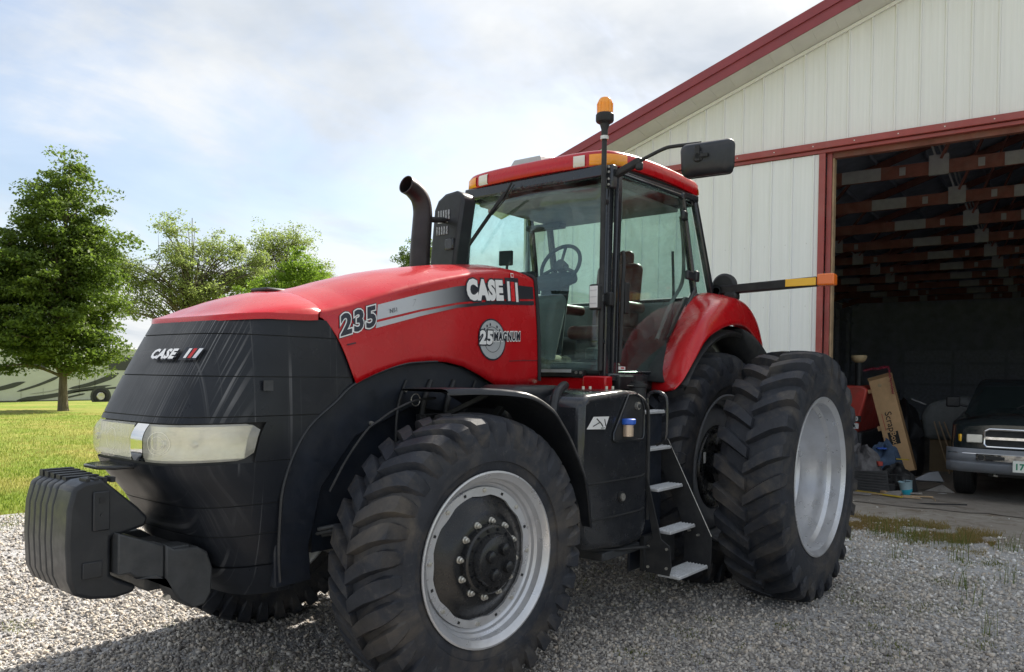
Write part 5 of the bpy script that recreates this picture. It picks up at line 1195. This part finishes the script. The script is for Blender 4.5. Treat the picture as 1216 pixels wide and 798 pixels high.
# bright worn edges of the rails
G().tube([(XR,1.42,.57),(XR,1.068,1.235),(XR,1.04,1.26)], .003, 6).build('rail_edge', M['zinc'], ladder)
steps = [(1.400,.365),(1.299,.646),(1.195,.926),(1.095,1.196),(1.042,1.454)]
for k, (y1, z) in enumerate(steps):
    dp = (.165,.12,.12,.10,.09)[k]; w0 = XR+.01; w1 = (XF-.005, XF-.06, XF-.07, XF-.10, XF-.06)[k]
    g = G(); g.box2((w0, y1-dp, z-.022), (w1, y1, z-.002))
    s0 = g.build('step', M['steel'], ladder, bevel=.004)
    tg = G()
    for i in range(int((w1-w0)/.022)):
        for j in range(max(3, int(dp/.022))): tg.lathe([(.007, z-.002),(.0045, z+.005),(0, z+.005)], 6, 'z', (w0+.014+i*.022, y1-dp+.012+j*(dp-.02)/max(2, int(dp/.022)-1), 0))
    tg.build('tread_stud', M['steel'], ladder, smooth=False)
G().prism([(XR,.06),(XF,.06)][0:0] or [(XR,1.10),(XF,1.10),(XF,1.13),(XR,1.13)], .36, .60, 'z').build('kick_plate', M['blackm'], ladder)
G().box2((XR+.02,1.00,.34),(XF,1.02,1.45)).build('ladder_back', M['inner'], ladder)
for y, z in ((1.17,.40),(1.17,.54),(1.31,.41),(1.31,.54),(1.10,.62),(1.05,.62)): G().cyl((XF+.008,y,z),(XF+.018,y,z),.010,n=8).build('bolt', M['zinc'], ladder)
for y, z in ((1.33,.575),(1.26,.60)): G().box((XR+.03,y,z),(.03,.015,.012)).build('rail_clip', M['zinc'], ladder)
hr = smooth_pts([(1.40,1.135,1.30),(1.40,1.125,1.52),(1.40,1.13,1.565),(1.40,1.16,1.595),(1.40,1.215,1.595),(1.40,1.26,1.57),(1.40,1.275,1.52),(1.40,1.275,1.32),(1.40,1.26,1.27),(1.40,1.20,1.235)], 5)
G().tube(hr, .011, 10).build('handrail', M['black'], ladder)
g = G(); g.box2((1.43,.80,.50),(1.9,1.10,.56)); g.box2((2.0,.6,.60),(2.4,.9,.64)); g.build('tank_strap', M['cast'], T, bevel=.01)
G().tube(smooth_pts([(2.1,1.0,.60),(1.8,1.08,.56),(1.55,1.15,.545),(1.43,1.17,.53)], 5), .012, 8).build('cable', M['blackm'], T)
# ================================================================ MOTORHOME beyond the lawn
M['rv'] = simple('rv_body', (.50,.52,.48), .35, var=.05, scale=2); M['rvg'] = simple('rv_stripe', (.045,.05,.05), .35); M['rvd'] = simple('rv_grey', (.30,.31,.28), .4)
RV = thing('motorhome', 'long beige motorhome with dark swoosh graphics parked beyond the maple', 'motorhome', (-17.6,-45.0,-.40), 0)
body = G().prism([(-1.3,.30),(-1.2,.22),(17.5,.22),(17.5,3.25),(17.3,3.35),(-.7,3.35),(-1.1,3.0),(-1.3,1.8)], -1.2, 1.2).build('body', M['rv'], RV, bevel=.06)
def swoosh(pts, w0, w1, mat=M['rvg']):
    P = smooth_pts([(x, 0, z) for x, z in pts], 8); n = len(P); a = []; b = []
    for i, p in enumerate(P):
        f = i/(n-1); w = w0+(w1-w0)*f; w *= min(1, f*8+.1)*min(1, (1-f)*6+.05); a.append((p.x, 1.215, p.z+w/2)); b.append((p.x, 1.215, p.z-w/2))
    G().grid([a, b]).build('swoosh_graphic', mat, body, smooth=False)
swoosh([(8.03,.76),(6.95,1.13),(5.88,1.61)], .09, .20); swoosh([(8.03,.28),(6.31,.51),(4.98,.79),(3.0,1.12)], .28, .16); swoosh([(5.4,.91),(4.06,1.22),(2.6,1.82)], .10, .42)
swoosh([(10.6,.85),(9.57,.84),(8.79,.94),(7.6,1.30)], .10, .30); swoosh([(5.5,.40),(5.0,.52),(4.5,.62)], .10, .10); swoosh([(5.3,.70),(3.9,.86),(2.2,1.0)], .06, .12); swoosh([(2.6,.5),(1.2,.8),(-.8,1.0)], .2, .1); swoosh([(7.4,.62),(6.3,.78),(5.6,1.0)], .05, .08, M['rvd'])
swoosh([(15.0,.6),(12.5,.8),(10.9,1.4)], .2, .3)
for x, z0, w, h in ((4.95,2.03,.34,.40),(4.35,2.03,.34,.40),(6.5,2.1,1.2,.7),(9.4,2.1,1.5,.7),(12.6,2.1,1.4,.7),(1.6,2.0,1.6,.8),(-.9,1.9,1.1,.9)): G().box2((x,1.20,z0),(x+w,1.225,z0+h)).build('window', M['rvg'], body, bevel=.03)
G().box2((3.95,1.2,.55),(3.98,1.215,2.7)).build('door_seam', M['rvd'], body); G().box2((4.80,1.2,.55),(4.83,1.215,2.7)).build('door_seam', M['rvd'], body)
G().box2((-.9,1.20,.22),(17.4,1.215,.27)).build('skirt_line', M['rvg'], body)
for k in range(11): G().box2((5.6+k*1.1,1.20,.28),(5.62+k*1.1,1.212,.95)).build('locker_seam', M['rvd'], body)
for x in (3.63, 13.2):
    w = G().lathe([(.46,-.16),(.46,.14),(.30,.16),(.26,.10),(0,.12)], 28, c=(0,0,0)).build('wheel', M['blackm'], RV, (x,1.10,.46)); G().lathe([(.24,.12),(.20,.15),(0,.14)], 20).build('hubcap', M['zinc'], w)
    G().lathe([(.58,1.19),(.58,1.218),(.46,1.218),(.46,1.19)], 28, c=(x,0,.46), closed=True).build('wheel_arch', M['rvg'], body)

# ================================================================ ITEMS INSIDE THE BARN (own frame = barn frame)
BO = Vector((-5.3,.2,0)); ca_, sa_ = math.cos(.06), math.sin(.06)
def bw(x, y, z=0): return (BO.x+x*ca_-y*sa_, BO.y+x*sa_+y*ca_, z)
# ---- pickup truck, nose towards us
M['truckpaint'] = simple('black_truck_paint', (.014,.020,.022), .14, var=.2, coat=.8, dirt=(.07,.07,.065), dirtamt=.12)
M['bumper'] = simple('grey_bumper', (.17,.185,.21), .4, var=.1, dirt=(.15,.14,.13), dirtamt=.2)
TK = thing('pickup_truck', 'black pickup truck parked nose out inside the barn doorway', 'pickup truck', bw(-1.05,2.46), .06)
def trk(name, g, mat, par=None, **k): return g.build(name, mat, par or TK, **k)
# body loft along x (front at 0, tail at -5.4): section half outline (y, z)
def sec(x, hw, zs, zh, crown): return [(x, hw-.05, .44), (x, hw, .60), (x, hw+.012, .82), (x, hw-.005, zs), (x, hw-.06, zs+.05), (x, hw*.62, zh-.01), (x, hw*.45, zh+crown), (x, 0, zh+crown)]
secs = [sec(.02,.80,1.02,1.10,.0), sec(-.02,.86,1.04,1.14,.01), sec(-.14,.93,1.07,1.18,.03), sec(-.40,.975,1.10,1.21,.04), sec(-.9,.985,1.13,1.24,.045), sec(-1.32,.985,1.16,1.26,.045), sec(-1.45,.985,1.18,1.24,.02), sec(-3.3,.985,1.18,1.20,.0), sec(-5.5,.985,1.18,1.20,.0), sec(-5.52,.9,1.1,1.12,.0)]
rows = [s + [(x, -y, z) for x, y, z in s[-2::-1]] for s in secs]
g = G().grid(rows); g.add(rows[0], [tuple(range(len(rows[0])))]); g.add(rows[-1], [tuple(range(len(rows[0])))[::-1]]); bd = trk('body', g, M['truckpaint'], ang=40)
# cab
cabr = []
for z, x0, x1, hw in ((1.17,-1.22,-3.25,.90),(1.30,-1.36,-3.22,.875),(1.60,-1.80,-3.12,.80),(1.70,-1.98,-3.05,.765),(1.745,-2.12,-2.98,.70)):
    cabr.append([(x0,-hw+.1,z),(x0-.06,-hw,z),(x1+.06,-hw,z),(x1,-hw+.1,z),(x1,hw-.1,z),(x1+.06,hw,z),(x0-.06,hw,z),(x0,hw-.1,z),(x0+.03,0,z)])
g = G().grid(cabr, closed=True); g.add(cabr[-1], [tuple(range(9))]); cb_ = trk('cab', g, M['truckpaint'], ang=50)
M['tglass'] = simple('dark_truck_glass', (.012,.018,.018), .06, coat=.5, var=.05)
g = G(); g.grid([[(-1.235,-.76,1.215),(-1.20,0,1.215),(-1.235,.76,1.215)],[(-1.76,-.69,1.615),(-1.745,0,1.63),(-1.76,.69,1.615)]]); trk('windscreen', g, M['tglass'], cb_)
for s_ in (1,-1): g = G(); g.add([(-1.50,.885*s_,1.27),(-2.6,.885*s_,1.27),(-2.6,.81*s_,1.60),(-1.93,.81*s_,1.60)], [(0,1,2,3)]); trk('side_window', g, M['tglass'], cb_, smooth=False)
for y in (-.33,.38): trk('wiper', G().tube([(-1.20,y,1.235),(-1.42,y+.28,1.40)], .008, 5), M['rubber'], cb_)
# grille, lamps, bumper
gr = G(); 
for s_ in (1,-1): gr.tube([(.055,.035*s_,.93),(.055,.035*s_,1.035),(.045,.47*s_,1.035),(.035,.53*s_,1.005),(.03,.535*s_,.83),(.04,.50*s_,.79),(.055,.035*s_,.79)], .020, 8, closed=True)
gr.box((.05,0,.92),(.05,.12,.30)); gr.box((.045,.28,.915),(.04,.48,.035)); gr.box((.045,-.28,.915),(.04,.48,.035)); gr = trk('grille', gr, M['chrome'])
trk('grille_mesh', G().box2((-.03,-.52,.79),(.03,.52,1.03)), M['blackm'], gr)
for s_ in (1,-1):
    for z in (.85,.985):
        for j in range(6): trk('grille_slat', G().box2((.03,(.08+j*.075)*s_,z-.045),(.036,(.086+j*.075)*s_,z+.045)), M['blackm'], gr)
trk('front_emblem', G().lathe([(0,.03),(.05,.02),(.055,0)], 20, 'x', (.07,0,1.035)), M['chrome'], gr)
for s_ in (1,-1):
    hl = trk('headlight', G().box((.02,.655*s_,.90),(.08,.19,.115), Matrix.Rotation(-.16*s_, 3, 'Z')), M['clearlens'], bevel=.012); trk('turn_signal', G().box((-.03,.805*s_,.90),(.08,.10,.105), Matrix.Rotation(-.5*s_, 3, 'Z')), M['amber2'], hl, bevel=.01)
bp = []
for i in range(21):
    y = -1.0+2*i/20; x = .16-.05*abs(y)**2-.26*max(0, abs(y)-.80)**1.2*3; bp.append([(x-.10,y,.76),(x-.01,y,.765),(x+.0,y,.74),(x+.015,y,.66),(x+.01,y,.62),(x-.02,y,.58),(x+.01,y,.555),(x-.0,y,.49),(x-.06,y,.43),(x-.15,y,.42)])
bpo = trk('front_bumper', G().grid(bp), M['bumper'], ang=50, solid=.01, off=-1)
cb2 = []
for i in range(17):
    y = -.62+1.24*i/16; x = .178-.05*abs(y)**2; cb2.append([(x-.01,y,.70),(x,y,.695),(x,y,.605),(x-.01,y,.60)])
trk('chrome_strip', G().grid(cb2), M['chrome'], bpo, ang=50)
cb3 = [[(.165-.05*abs(y)**2-.26*max(0, abs(y)-.80)**1.2*3,y,.705),(.172-.05*abs(y)**2-.26*max(0, abs(y)-.80)**1.2*3,y,.695),(.165-.05*abs(y)**2-.26*max(0, abs(y)-.80)**1.2*3,y,.685)] for y in [-.98+1.96*i/20 for i in range(21)]]
trk('bumper_edge', G().grid(cb3), M['chrome'], bpo)
for s_ in (1,-1): trk('bumper_slot', G().box((.168,.36*s_,.648),(.012,.30,.055)), M['blackm'], bpo, bevel=.01); trk('fog_lamp', G().lathe([(0,.01),(.035,.008),(.04,0)], 20, 'x', (.162,.56*s_,.648)), M['blackm'], bpo)
M['plate'] = simple('plate_white', (.74,.77,.72), .4, var=.04); M['plategreen'] = simple('plate_green', (.02,.22,.12), .5)
pl_ = trk('licence_plate', G().box((.195,-.03,.555),(.008,.31,.155)), M['plate'], bevel=.003)
vs, fs = text_mesh('17H·1', .115, .004, 0, 1.05, 2); G().add([(.201,-.165+u*.95,.515+v) for u, v in vs], fs).build('plate_text', M['plategreen'], pl_, smooth=False, fix=False)
for s_ in (1,-1):
    w = trk('wheel', G().lathe([(.24,-.13),(.34,-.13),(.365,-.11),(.372,-.06),(.372,.06),(.365,.11),(.34,.13),(.24,.13),(.22,.05),(0,.06),(0,-.06),(.22,-.08)], 40), M['rubber'], loc=(-.92,.84*s_,.372))
    for j in range(5): trk('tread_groove', G().lathe([(.3735,-.095+j*.0475-.004),(.3745,-.095+j*.0475),(.3735,-.095+j*.0475+.004)], 40), M['blackm'], w)
    w2 = w.copy(); COL.objects.link(w2); w2.location = (-4.45,.84*s_,.372)
    trk('mirror', G().box((-1.62,1.10*s_,1.37),(.09,.20,.17)), M['blackm'], bevel=.03, seg=3); trk('mirror_stalk', G().tube([(-1.62,.90*s_,1.30),(-1.62,1.03*s_,1.34)], .02, 6), M['blackm'])
trk('chassis', G().box2((-5.2,-.5,.36),(-.2,.5,.50)), M['blackm']); trk('tow_hook', G().tube([(.0,-.40,.44),(.10,-.40,.40),(.10,-.36,.40)], .012, 6), M['zinc'])
# ---- old red tractor in the dark, left of the box
M['oldred'] = simple('faded_red_paint', (.50,.06,.045), .45, var=.2, scale=5, dirt=(.30,.12,.09), dirtamt=.5)
OT = thing('old_tractor', 'old faded red tractor nose with tan capped air stack behind the junk pile', 'tractor', bw(-2.9,-.22), .06)
ot = lambda n, g, m, p=None, **k: g.build(n, m, p or OT, **k)
h = ot('hood', G().prism([(-.34,1.60),(.30,1.60),(.385,1.545),(.36,1.40),(.205,.80),(-.24,.80),(-.40,1.40),(-.42,1.54)], -1.9, .70, 'x'), M['oldred'], bevel=.03, seg=3)
g = G(); g.box2((.702,-.15,.84),(.708,.12,1.50)); ot('front_grille', g, M['blackm'], h)
for k in range(7): ot('grille_bar', G().box2((.706,-.14+k*.042,.86),(.714,-.128+k*.042,1.48)), M['cast'], h)
bdg = ot('badge_plate', G().box2((.703,.115,1.00),(.712,.30,1.10)), M['blackm'], h); bdg2 = ot('badge_plate', G().box2((.703,.09,.885),(.712,.265,.975)), M['white'], h)
vs, fs = text_mesh('80', .10, .006); G().add([(.7135,.165+u*.9,1.018+v) for u, v in vs], fs).build('badge_text', M['white'], bdg, smooth=False, fix=False)
vs, fs = text_mesh('AR', .07, .004); G().add([(.7135,.13+u,.905+v) for u, v in vs], fs).build('badge_text', M['decalblack'], bdg2, smooth=False, fix=False)
ot('air_stack', G().cyl((.56,.22,1.55),(.56,.22,2.0),.055,n=20), M['blackm']); st_ = bpy.data.objects['air_stack']
M['tan'] = simple('tan_cap', (.50,.38,.22), .6, var=.2)
ot('stack_cap', G().lathe([(0,1.99),(.06,1.99),(.10,2.02),(.125,2.07),(.125,2.095),(.115,2.11),(0,2.115)], 28, 'z', (.56,.22,0)), M['tan'], st_, ang=40)
g = G(); g.box2((-2.0,-.28,.45),(.55,.28,.82)); ot('engine_block', g, M['cast'], bevel=.03)
for s_ in (1,-1):
    w = ot('front_wheel', G().lathe([(.20,-.10),(.34,-.10),(.36,-.05),(.36,.05),(.34,.10),(.20,.10),(.18,.04),(0,.06),(0,-.06),(.18,-.06)], 32), M['rubber'], loc=(.1,.62*s_,.36)); ot('rim', G().lathe([(.19,.07),(.17,.05),(.05,.08),(0,.08)], 24), M['oldred'], w)
# ---- tall cardboard carton leaning on the old tractor
M['card'] = simple('cardboard', (.62,.40,.21), .8, var=.07, scale=7, dirt=(.33,.20,.10), dirtamt=.3)
M['cardd'] = simple('cardboard_edge_shade', (.30,.18,.085), .85)  # dark tone for the lid edge and the painted side shade
a0 = Vector((0, .737, .24)); up = Vector((-.18, -.43, 1.53)); L_ = up.length; up.normalize(); sd0 = Vector((.06,.355,.115)); sd0 = (sd0-up*sd0.dot(up)); sd0.normalize(); nn = sd0.cross(up).normalized()
if nn.x < 0: nn = -nn
m3 = Matrix((nn, sd0, up)).transposed(); m4 = m3.to_4x4()
CB = thing('cardboard_carton', 'tall brown cardboard carton with printed name, leaning in the barn doorway', 'carton', bw(-2.05,.757,.24), 0)
CB.rotation_euler = (Matrix.Rotation(.06, 4, 'Z') @ m4).to_euler()
cbx = G().box2((-.10,-.175,0),(0,.175,L_)).build('box', M['card'], CB, bevel=.004)
G().box2((-.105,-.182,L_-.05),(.004,.182,L_+.006)).build('lid_edge', M['cardd'], cbx); G().box2((-.098,.176,.02),(-.004,.179,L_-.06)).build('painted_side_shade', M['cardd'], cbx)  # darker sheet over one side puts the carton's shade into its colour
def cb_text(txt, size, zc, yc, mat, off=0., x=.003, sp=1.):
    vs, fs = text_mesh(txt, size, off, 0, sp); xs_ = [u for u, v in vs]; w = max(xs_)
    return G().add([(x, yc-.36*size+v, zc+w/2-u) for u, v in vs], fs).build('printed_name', mat, cbx, smooth=False, fix=False)
M['ink'] = simple('printing_ink', (.02,.02,.02), .7)
cb_text('Scrap', .15, .83, .0, M['ink'], .001); G().box2((.001,-.09,.455),(.002,.075,.66)).build('printed_block', M['ink'], cbx); cb_text('Box', .125, .56, .0, M['card'], .002, x=.0035)
G().box2((.001,-.108,.70),(.002,-.098,.98)).build('printed_line', M['oldred'], cbx); G().lathe([(0,.003),(.03,.003),(.03,0)], 16, 'x', (0,-.02,1.44)).build('worn_spot', M['tan'], cbx)
for k in range(2): G().box2((-.05,-.235,(.72,1.36)[k]),(-.03,-.172,(.80,1.42)[k])).build('torn_flap', M['card'], cbx)
M['garland'] = simple('red_garland', (.28,.02,.05), .6)
GL = tag(thing('tinsel_garland', 'dark red tinsel garland draped over top of the cardboard carton', 'garland', bw(-2.1,.30,1.86)), 'dark red tinsel garland draped over top of the cardboard carton', 'garland')
gg = G(); rn = random.Random(8)
for k in range(64):
    f = k/63; p = Vector((-.02, -.18+.36*min(1, f*1.8), .05*min(1, f*1.8)+.0)) if f < .56 else Vector((.0, .20+.17*(f-.56), .05-.95*(f-.56)))
    for _ in range(5):
        d = Vector((rn.uniform(-1,1), rn.uniform(-1,1), rn.uniform(-1,1))).normalized()*rn.uniform(.02,.05); gg.tube([p, p+d], [.004,.001], 3)
gg.build('tinsel', M['garland'], GL, smooth=False)
# ---- junk pile
M['mat'] = simple('ribbed_mat', (.045,.046,.048), .75, var=.2); M['tarp'] = simple('grey_tarp', (.15,.145,.15), .7, var=.4, scale=14); M['bin'] = simple('blue_white_bucket', (.40,.56,.62), .4, var=.1)
M['cyan'] = simple('cyan_bucket_base', (.03,.42,.55), .4); M['yel'] = simple('yellow_plastic', (.55,.40,.04), .5); M['boardw'] = simple('grey_board', (.30,.28,.26), .8, var=.2, scale=12); M['denim'] = simple('blue_cloth', (.06,.10,.17), .8, var=.3)
mt_ = thing('ribbed_mat', 'black ribbed rubber mat propped up in front of the junk pile', 'mat', bw(-1.0,.48,.0), .06)
mtm = G().prism([(-.20,.02),(.26,-.0),(.20,.36),(-.28,.31)], -.02, .02, 'x').build('mat', M['mat'], mt_, rot=(0,-.35,0))
for k in range(7): G().box2((.021,-.24+.006*k,.045+k*.042),(.030,.235-.006*k,.062+k*.042)).build('rib', M['blackm'], mtm)
bk = thing('bucket', 'small white and cyan plastic bucket by the ribbed mat', 'bucket', bw(-1.15,.95,.0), 0)
bko = G().lathe([(.060,.01),(.078,.06),(.095,.20),(.100,.205),(.094,.20),(.070,.04),(.0,.03)], 28, 'z').build('pail', M['bin'], bk, rot=(.12,.1,0), ang=40); G().lathe([(0,.008),(.0605,.008),(.079,.058),(.083,.09),(.080,.09)], 28, 'z').build('lower_band', M['cyan'], bk, rot=(.12,.1,0))
def lump(name, label, cat, loc, size, mat, seed, folds=5):
    rows = []; n, m = 14, 24
    for i in range(n+1):
        th = (pi*.5)*i/n; row = []
        for j in range(m):
            ph = 2*pi*j/m; r_ = 1+.28*noise.noise(Vector((math.cos(ph)*1.8+seed, math.sin(ph)*1.8, th*2)))+.10*math.sin(ph*folds+seed+3*th)
            row.append((size[0]*r_*math.cos(ph)*math.cos(th), size[1]*r_*math.sin(ph)*math.cos(th), size[2]*r_*math.sin(th)))
        rows.append(row)
    o = G().grid(rows, closed=True).build(name, mat, loc=loc, rot=(0,0,seed)); return tag(o, label, cat)
lump('crumpled_tarp', 'crumpled grey patterned tarp heaped beside the rear tyre', 'tarp', bw(-1.55,.22,.02), (.34,.30,.58), M['tarp'], 1.3, 7)
lump('cloth_heap', 'dark blue cloth heap behind the crumpled tarp', 'cloth', bw(-1.95,.50,.02), (.30,.26,.62), M['denim'], 2.7, 5)
lump('black_bag', 'shiny black bag slumped below the leaning carton', 'bag', bw(-1.6,.72,.01), (.28,.24,.36), M['blackm'], 4.1, 6)
lump('white_rag', 'small white rag on top of the crumpled tarp', 'rag', bw(-1.35,.16,.40), (.10,.09,.10), M['boardw'], 3.1, 5)
tag(G().prism([(-.14,-.10),(.12,-.13),(.16,.08),(-.06,.14)], .0, .012, 'z').build('scrap_sheet', M['boardw'], loc=bw(-.85,.80,.03), rot=(.25,.2,.4)), 'bent pale scrap sheet lying in front of the bucket', 'scrap sheet')
crt = thing('wire_crate', 'black wire crate with open bars beside the bucket', 'crate', bw(-1.35,.80,.02), .2)
cr_ = G(); 
for z in (.02,.10,.18,.26): cr_.tube([(-.16,-.16,z),(.16,-.16,z),(.16,.16,z),(-.16,.16,z)], .006, 5, closed=True)
cr_.build('frame', M['blackm'], crt)
for k in range(6):
    for a, b_ in (((.16,-.16+k*.064),)*2, ((-.16+k*.064,-.16),)*2, ((-.16+k*.064,.16),)*2): G().tube([(a[0],a[1],.02),(a[0],a[1],.27)], .004, 4).build('bar', M['blackm'], crt)
for i, (x, y_, a, L2, mt, nm, lb) in enumerate([(-.80,.62,1.2,.75,'yel','yellow_strip','yellow strip lying along the front of the junk pile'),(-.75,.75,1.5,.9,'wood','wood_lath','pale wooden lath on the floor in front of the mat'),(-.9,1.05,1.9,.55,'wood','short_stick','short brown stick by the bucket'),(-1.9,.62,1.4,.5,'yel','tool_shaft','yellow tool handle resting on the pile under the carton')]):
    z = .45 if i == 3 else .02; tag(G().beam((-L2/2,0,0),(L2/2,0,.01),.035 if i else .05,.018).build(nm, M[mt], loc=bw(x,y_,z), rot=(0,0,a), bevel=.003), lb, 'strip' if i == 0 else 'stick' if i < 3 else 'tool')
tag(G().prism([(-.20,0),(.24,.0),(.16,.16),(.02,.13)], -.10, .10, 'x').build('bent_bracket', M['bumper'], loc=bw(-1.7,1.12,.16), rot=(0,-.2,.3), bevel=.01), 'grey bent sheet bracket at the foot of the carton', 'bracket')
tag(G().prism([(-.18,0),(.22,.0),(.05,.12)], -.04, .04, 'x').build('scrap_wedge', M['boardw'], loc=bw(-1.8,1.28,.01), rot=(0,0,.2)), 'small pale scrap wedge right of the bucket', 'scrap')
tag(G().tube(smooth_pts([(0,0,.01),(.12,.18,.01),(-.05,.36,.012),(.10,.5,.01),(.3,.55,.01)], 6), .006, 6).build('cord', M['wood'], loc=bw(-1.0,.85,.004)), 'thin tan cord curling over the floor by the bucket', 'cord')
# ---- grey machine cover, boards and things deeper inside
MC = thing('grey_machine', 'grey rounded machine cover in the dark behind the carton', 'machine', bw(-5.2,1.0), 0.06)
G().prism([(-.34,.60),(.42,.60),(.50,.90),(.46,1.28),(.36,1.42),(.10,1.40),(-.28,1.28),(-.40,1.05)], -.5, .4, 'x').build('cover', simple('grey_cover', (.20,.21,.20), .6), MC, bevel=.08, seg=3)
G().box2((-.4,-.25,0),(.3,.30,.60)).build('base', simple('tan_crate_board', (.26,.19,.11), .8), MC)
for k in range(3): tag(G().beam((0,0,0),(.05,-.26-.05*k,.95),.09,.02).build('leaning_board', M['wood'], loc=bw(-4.6,1.12+.13*k,.0)), ('leftmost', 'middle', 'rightmost')[k]+' of the three boards leaning on the grey machine', 'board', 'boards leaning on the grey machine')
lump('dark_machine', 'low dark machine shape behind the leaning carton', 'machine', bw(-4.4,.30,0), (.7,.45,1.25), M['blackm'], .4, 3)
tag(G().beam((0,-.12,0),(0,.12,-.09),.05,.02).build('metal_strip', M['gusset'], loc=bw(-4.2,.65,1.36)), 'bright metal strip on the dark machine behind the carton', 'metal strip')
# ---- loose clutter round the carton and on the apron
CL = [('plank', 'short weathered plank lying across the mat edge', 'plank', 'boardw', (-.70,.25), (.60,.09,.022), 1.45, .02), ('plank', 'long grey plank on the ground under the wire crate', 'plank', 'boardw', (-1.1,.68), (.95,.07,.02), 1.75, .012),
      ('paper_scrap', 'crumpled white paper scrap beside the bucket', 'paper', 'white', (-.85,1.12), (.13,.10,.006), .4, .012), ('paper_scrap', 'torn pale paper lying by the pickup tyre', 'paper', 'white', (-1.6,1.36), (.10,.07,.005), 1.1, .012),
      ('pipe', 'thin dark pipe lying along the barn threshold', 'pipe', 'blackm', (-.35,1.35), (.9,.018,.018), 1.62, .014), ('plastic_tub', 'low black plastic tub between mat and bucket', 'tub', 'blackm', (-1.25,.66), (.26,.22,.14), .3, .08),
      ('wood_block', 'small brown wood block in front of the tub', 'block', 'wood', (-.95,.68), (.12,.07,.05), .9, .03), ('red_can', 'small red can lying on the junk heap', 'can', 'oldred', (-1.5,.50), (.10,.07,.07), .7, .40),
      ('paint_tray', 'flat blue tray on top of the dark cloth heap', 'tray', 'blue', (-1.85,.45), (.20,.14,.02), .5, .62)]
for nm, lb, ct, mt, (x, y_), (a, b_, c), rz, z in CL: tag(G().box((0,0,0), (a,b_,c)).build(nm, M[mt], loc=bw(x,y_,z), rot=(rn.uniform(-.06,.06), rn.uniform(-.08,.08), rz), bevel=min(a,b_,c)*.15), lb, ct)
